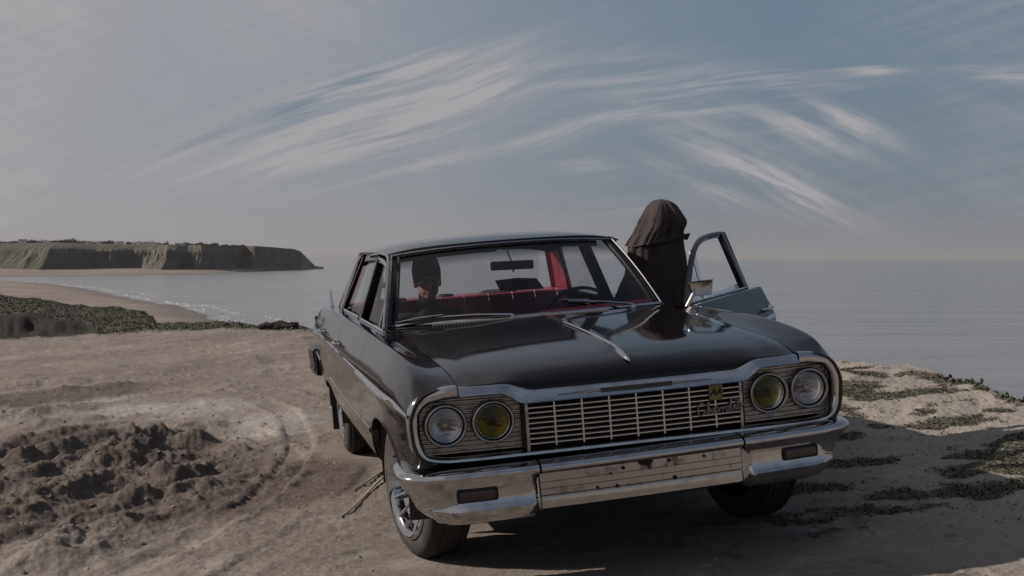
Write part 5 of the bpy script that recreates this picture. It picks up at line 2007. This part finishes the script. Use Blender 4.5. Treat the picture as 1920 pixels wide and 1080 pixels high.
def blob_mesh(name, parts, mat, parent, voxel=.012, smooth_it=4, extra=None):
    """one continuous surface grown round tapered limbs (capsules) and ellipsoids"""
    bm = bmesh.new()
    for p in parts:
        if p[0] == 'e':                          # ('e', centre, radii, optional z-rotation)
            r_ = bmesh.ops.create_uvsphere(bm, u_segments=24, v_segments=16, radius=1)
            M_ = Matrix.Translation(p[1]) @ (p[3] if len(p) > 3 else Matrix()) @ Matrix.Diagonal((*p[2], 1))
            bmesh.ops.transform(bm, matrix=M_, verts=r_['verts'])
        else:                                    # ('c', p0, r0, p1, r1)
            a, b2 = Vector(p[1]), Vector(p[3])
            d = b2 - a
            M_ = Matrix.Translation((a + b2) / 2) @ d.to_track_quat('Z', 'Y').to_matrix().to_4x4()
            bmesh.ops.create_cone(bm, cap_ends=True, segments=18, radius1=p[2], radius2=p[4], depth=d.length, matrix=M_)
            for c_, r_ in ((a, p[2]), (b2, p[4])):
                bmesh.ops.create_uvsphere(bm, u_segments=16, v_segments=10, radius=r_, matrix=Matrix.Translation(c_))
    me = bpy.data.meshes.new(name)
    bm.to_mesh(me)
    bm.free()
    o = bpy.data.objects.new(name, me)
    COL.objects.link(o)
    md = o.modifiers.new('r', 'REMESH')
    md.mode = 'VOXEL'
    md.voxel_size = voxel
    md2 = o.modifiers.new('s', 'SMOOTH')
    md2.iterations = smooth_it
    md2.factor = .5
    dg = bpy.context.evaluated_depsgraph_get()
    dg.update()
    me2 = bpy.data.meshes.new_from_object(o.evaluated_get(dg))
    me2.name = name
    bpy.data.objects.remove(o)
    me2.materials.clear()
    me2.materials.append(mat)
    me2.polygons.foreach_set('use_smooth', [True] * len(me2.polygons))
    o = bpy.data.objects.new(name, me2)
    COL.objects.link(o)
    o.parent = parent
    return o


def fingers(base, dirv, up, side, sc=1.0):
    """four bent fingers and a thumb as capsules"""
    out = []
    b0, d, u, s = Vector(base), Vector(dirv).normalized(), Vector(up).normalized(), Vector(side).normalized()
    for k, (off, ln) in enumerate(((-.028, .070), (-.010, .080), (.010, .076), (.028, .060))):
        p0 = b0 + s * off * sc + d * .045 * sc
        p1 = p0 + d * ln * .5 * sc - u * .008
        p2 = p1 + d * ln * .35 * sc - u * .022
        p3 = p2 + d * ln * .15 * sc - u * .022
        out += [('c', p0, .0095, p1, .0088), ('c', p1, .0088, p2, .0082), ('c', p2, .0082, p3, .0072)]
    t0 = b0 - s * .030 * sc - d * .01
    t1 = t0 - s * .020 + d * .030
    t2 = t1 + d * .032 - s * .004 - u * .01
    out += [('c', t0, .013, t1, .011), ('c', t1, .011, t2, .009)]
    return out


# ---- passenger, seated on the far side of the bench, facing the windscreen
ps = empty('person')
ps.matrix_world = CARM @ Matrix.Translation((-.412, 2.800, .588)) @ Matrix.Rotation(R(4), 4, 'Z')
tag(ps, 'passenger in dark knit cap and dark glasses sitting behind the windscreen', 'person')
# head centre at z .59 above the cushion; face towards -y
hz0 = .585
skinparts = [('e', (0, .012, hz0 + .035), (.077, .096, .090)), ('e', (0, -.010, hz0 - .035), (.062, .078, .080)), ('e', (0, -.048, hz0 - .085), (.034, .032, .028)),
             ('c', (0, -.088, hz0 + .010), .010, (0, -.104, hz0 - .026), .0145), ('e', (0, -.094, hz0 - .030), (.020, .014, .010)),
             ('e', (0, -.082, hz0 - .060), (.026, .014, .007)), ('e', (0, -.079, hz0 - .072), (.022, .013, .007)),
             ('e', (-.078, .012, hz0 - .010), (.010, .018, .030)), ('e', (.078, .012, hz0 - .010), (.010, .018, .030)),
             ('e', (-.034, -.066, hz0 - .02), (.024, .02, .02)), ('e', (.034, -.066, hz0 - .02), (.024, .02, .02)),
             ('e', (0, -.082, hz0 + .028), (.055, .016, .012)),
             ('c', (0, .035, hz0 - .07), .052, (0, .050, hz0 - .17), .056)]
ARM = [((-.185, .055, .335), (-.255, .0, .08), (-.17, -.22, .0)), ((.185, .055, .335), (.255, .0, .08), (.17, -.22, .0))]
bodyparts = [('e', (0, .05, .22), (.165, .105, .24)), ('e', (0, .055, .345), (.190, .090, .075)), ('e', (0, .02, .04), (.17, .14, .11)),
             ('c', (-.10, .0, .05), .085, (-.12, -.42, .09), .062), ('c', (.10, .0, .05), .085, (.12, -.42, .09), .062),
             ('c', (-.12, -.42, .09), .060, (-.12, -.50, -.14), .045), ('c', (.12, -.42, .09), .060, (.12, -.50, -.14), .045)]
for a, e_, h_ in ARM:
    bodyparts += [('c', a, .060, e_, .046), ('c', e_, .044, h_, .032)]
hands = []
for s_, (a, e_, h_) in zip((-1, 1), ARM):
    v = (Vector(h_) - Vector(e_)).normalized()
    hb = Vector(h_) + v * .03
    hands += [('c', tuple(Vector(h_) - v * .02), .026, tuple(hb), .030), ('e', tuple(hb + v * .02), (.040, .045, .017))]
    hands += fingers(tuple(hb), tuple(v), (0, 0, 1), (s_ * -1, 0, 0))
core = [('c', (0, .050, hz0 - .17), .058, (0, .055, .33), .075), ('c', (0, .055, .33), .07, (-.185, .055, .330), .035), ('c', (0, .055, .33), .07, (.185, .055, .330), .035), ('c', (0, .06, .30), .075, (0, .05, .05), .08)]
for a, e_, h_ in ARM:
    core += [('c', a, .038, e_, .034), ('c', e_, .034, h_, .026)]
for s_ in (-1, 1):
    core += [('c', (s_ * .08, 0, .05), .06, (s_ * .12, -.42, .09), .045), ('c', (s_ * .12, -.42, .09), .045, (s_ * .12, -.50, -.14), .032)]
blob_mesh('body', skinparts + core + hands, skin, ps, .0062, 3)
blob_mesh('jacket', bodyparts + [('c', (0, .050, hz0 - .150), .068, (0, .052, hz0 - .215), .095), ('c', (0, .055, .37), .075, (-.17, .055, .345), .060), ('c', (0, .055, .37), .075, (.17, .055, .345), .060)], jacket, ps, .012, 5)
# knit cap: pulled low, a little peaked
cap = MB()
rows = []
for t_, (rx, ry, zz, yo) in enumerate([(.082, .096, .012, .010), (.085, .102, .014, .010), (.086, .105, .032, .011), (.087, .106, .060, .013), (.085, .103, .086, .015), (.078, .094, .111, .018), (.071, .084, .136, .022), (.052, .062, .151, .024), (.027, .033, .160, .025), (.002, .002, .162, .025)]):
    rows.append([(rx * math.cos(a), yo + ry * math.sin(a), hz0 + zz + .016 * math.sin(a) * (t_ < 4) + .0015 * math.sin(24 * a) * (1 < t_ < 8)) for a in np.linspace(0, 2 * math.pi, 49)[:-1]])
cap.grid(rows, closed_v=True)
cap.build('knit_cap', knit, ps, ang=60)
gl_ = MB()
for s_ in (-1, 1):
    rows = []
    for zz in np.linspace(-.024, .022, 6):
        row = []
        for xx in np.linspace(.006, .066, 8):
            row.append((s_ * xx, -.099 + 6.0 * xx * xx + .002 * (zz > 0), hz0 + .004 + zz * (1 - .25 * ((xx - .036) / .03) ** 2)))
        rows.append(row)
    gl_.grid(rows)
    gl_.tube([(s_ * .066, -.074, hz0 + .018), (s_ * .080, -.03, hz0 + .014), (s_ * .084, .02, hz0 + .008)], .003, 6)
gl_.tube([(-.012, -.102, hz0 + .012), (0, -.105, hz0 + .014), (.012, -.102, hz0 + .012)], .003, 6)
gl_.build('dark_glasses', shade, ps)

# ---- person in the doorway, back to us, in a hooded robe
px_, py_ = (CARM @ Vector((1.055, 2.70, 0)))[:2]
px_, py_ = px_ - .105, py_ - .03
pr_ = empty('person', loc=(px_, py_, gz(px_, py_)))
pr_.rotation_euler = (0, 0, R(8))
tag(pr_, 'person in a dark hooded robe standing in the open doorway, back turned', 'person')
und = [('e', (0, .02, 1.41), (.080, .10, .115)), ('c', (0, .0, 1.30), .055, (0, -.01, 1.22), .06), ('e', (0, 0, 1.10), (.15, .10, .20)), ('e', (0, 0, .88), (.14, .11, .13)),
       ('c', (-.08, 0, .85), .08, (-.09, .0, .46), .055), ('c', (-.09, 0, .46), .055, (-.09, .0, .09), .038), ('c', (.08, 0, .85), .08, (.09, .0, .46), .055), ('c', (.09, 0, .46), .055, (.09, .0, .09), .038),
       ('c', (-.09, -.04, .045), .038, (-.10, .13, .035), .030), ('c', (.09, -.04, .045), .038, (.10, .13, .035), .030),
       ('c', (-.13, 0, 1.20), .045, (-.17, .05, .98), .036), ('c', (-.17, .05, .98), .034, (-.16, .22, .88), .028),
       ('c', (.11, 0, 1.20), .045, (.11, .08, 1.00), .036), ('c', (.11, .08, 1.00), .034, (.10, .22, .88), .028),
       ('e', (.10, .25, .875), (.03, .04, .02)), ('e', (-.165, .25, .875), (.03, .04, .02)),
       ('e', (0, .115, 1.40), (.014, .022, .022)), ('e', (0, .06, 1.335), (.045, .05, .045))]
und += fingers((.10, .24, .875), (-.1, 1, -.1), (0, 0, 1), (-1, 0, 0), .9) + fingers((-.165, .24, .875), (.1, 1, -.1), (0, 0, 1), (1, 0, 0), .9)
blob_mesh('body', und, skin, pr_, .0085, 3)


def cloth(stations, name, mat, seed, folds=.010, nfold=9, nseg=120, dz=None, close_top=False):
    """stations: (z, cx, cy, rx, ry)"""
    st = np.array(stations, float)
    zs = np.linspace(st[0, 0], st[-1, 0], 70)
    o_ = np.argsort(st[:, 0])
    stt = st[o_]
    rows = []
    th = np.linspace(0, 2 * np.pi, nseg + 1)[:-1]
    for z in zs:
        cx, cy, rx, ry = [float(pchip(stt[:, 0], stt[:, k], z)) for k in (1, 2, 3, 4)]
        tt__ = (st[0, 0] - z) / (st[0, 0] - st[-1, 0])
        f_ = folds * (.25 + 1.0 * tt__)
        w_ = th * nfold / (2 * np.pi)
        ph = seed + .8 * fbm(np.cos(th) * 1.2 + seed, np.sin(th) * 1.2 + z * .8, 2, 201)
        dg_ = .55 * np.sin(2.2 * th + z * 21 + seed + 1.5 * fbm(np.cos(th) + seed, np.sin(th) + z * 2, 2, 207)) * np.sin(np.pi * min(tt__ * 1.3, 1))
        rr = 1 + (f_ / max(rx, .05)) * dg_ + (f_ / max(rx, .05)) * (np.sin(nfold * th + ph * 3) * .6 + 1.4 * (.5 - np.abs(fbm(np.cos(th) * 2.6 + 5, np.sin(th) * 2.6 + z * 1.3 + seed, 3, 203))))
        zz = z + (dz(th, tt__) if dz is not None else 0)
        rows.append(np.stack([cx + rx * rr * np.cos(th), cy + ry * rr * np.sin(th), zz + 0 * th], -1))
    mb = MB()
    mb.grid(np.array(rows), closed_v=True)
    return mb


rb = cloth([(1.37, .004, 0, .13, .100), (1.345, -.006, 0, .155, .118), (1.31, -.012, 0, .171, .128), (1.28, -.014, 0, .180, .132), (1.217, -.010, 0, .186, .138), (1.117, -.014, 0, .193, .144), (1.017, -.045, .0, .215, .155), (.917, -.060, 0, .238, .165), (.60, -.05, 0, .25, .18), (.25, -.02, 0, .27, .20), (.03, 0, 0, .29, .22)],
           'robe', robe, 2.2, .030, 8)
rb.build('robe', robe, pr_, ang=80)


def hood_dz(th, t):
    # hem runs low on the left and kicks up at the right
    return t ** 2.0 * (.036 * np.cos(th) + .010 * np.sin(th))


hd = cloth([(1.575, .018, .02, .003, .004), (1.571, .020, .02, .030, .035), (1.55, .028, .015, .070, .078), (1.517, .030, .01, .104, .104), (1.484, .032, .008, .126, .120), (1.444, .033, .004, .145, .130), (1.40, .020, 0, .151, .132), (1.367, .004, 0, .157, .132), (1.335, -.008, -.002, .166, .134), (1.316, -.014, -.004, .176, .138)],
           'hood', robe, 4.0, .020, 5, dz=hood_dz)
hd.build('hood', robe, pr_, ang=80)
# stiff hem of the cape and its corner
th = np.linspace(0, 2 * np.pi, 61)[:-1]
hem = [(-.014 + .178 * math.cos(a), -.004 + .139 * math.sin(a), 1.316 + float(hood_dz(np.array(a), 1.0))) for a in th]
MB().tube(hem, .0065, 6, closed=True).build('hood_hem', robe, pr_)
MB().add([(.11, -.095, 1.325), (.184, -.070, 1.352), (.183, -.066, 1.362), (.105, -.100, 1.352), (.168, -.06, 1.318), (.10, -.08, 1.330)], [(0, 1, 2, 3), (1, 4, 2), (0, 4, 1), (3, 2, 4), (0, 5, 4)]).build('hood_corner', robe, pr_, smooth=False)
# back seam of the hood
MB().tube([(.012 + dx_, -.02 - .11 * math.sin(math.pi * min(t_ * 1.2, 1) / 2), 1.573 - .27 * t_) for t_, dx_ in zip(np.linspace(0, 1, 9), [0, .0, .002, .004, .0, -.008, -.014, -.02, -.024])], .004, 6).build('hood_seam', robe, pr_)
# sleeves
sl_ = MB()
sl_.grid([[(c_[0] + (r_[0] * math.cos(a)) * ax[0] , c_[1] + r_[0] * math.cos(a) * ax[1], c_[2] + r_[1] * math.sin(a)) for a in np.linspace(0, 2 * math.pi, 25)[:-1]]
          for c_, r_, ax in (((.10, 0, 1.22), (.055, .07), (.4, .9)), ((.105, .03, 1.11), (.060, .08), (.5, .85)), ((.105, .10, 1.00), (.060, .070), (.4, .9)), ((.10, .16, .92), (.064, .066), (.3, .95)), ((.10, .20, .89), (.075, .075), (.3, .95)))], closed_v=True)
sl_.build('sleeve', robe, pr_, ang=80)
sl_ = MB()
sl_.grid([[(c_[0] + r_ * math.cos(a), c_[1] + .5 * r_ * math.sin(a), c_[2] + r_ * math.sin(a)) for a in np.linspace(0, 2 * math.pi, 25)[:-1]]
          for c_, r_ in (((-.12, 0, 1.20), .06), ((-.15, .02, 1.08), .065), ((-.18, .07, .96), .065), ((-.17, .15, .90), .07), ((-.165, .20, .88), .085))], closed_v=True)
sl_.build('sleeve', robe, pr_, ang=80)

# ================================================================ air
hz_ = bpy.data.materials.new('haze')
hz_.use_nodes = True
nt = hz_.node_tree
for n_ in list(nt.nodes):
    nt.nodes.remove(n_)
pv = nt.nodes.new('ShaderNodeVolumePrincipled')
pv.inputs['Color'].default_value = (.54, .53, .55, 1)
pv.inputs['Density'].default_value = HAZE
pv.inputs['Anisotropy'].default_value = .0
ot = nt.nodes.new('ShaderNodeOutputMaterial')
nt.links.new(pv.outputs[0], ot.inputs['Volume'])
L_ = 29000
z0, z1 = SEA_Z - 1.0, 26.0
V = [(x, y, z) for x in (-L_, L_) for y in (-L_, L_) for z in (z0, z1)]
F = [(0, 1, 3, 2), (4, 6, 7, 5), (0, 4, 5, 1), (2, 3, 7, 6), (0, 2, 6, 4), (1, 5, 7, 3)]
tag(mesh('haze', V, F, hz_, smooth=False), kind='stuff')
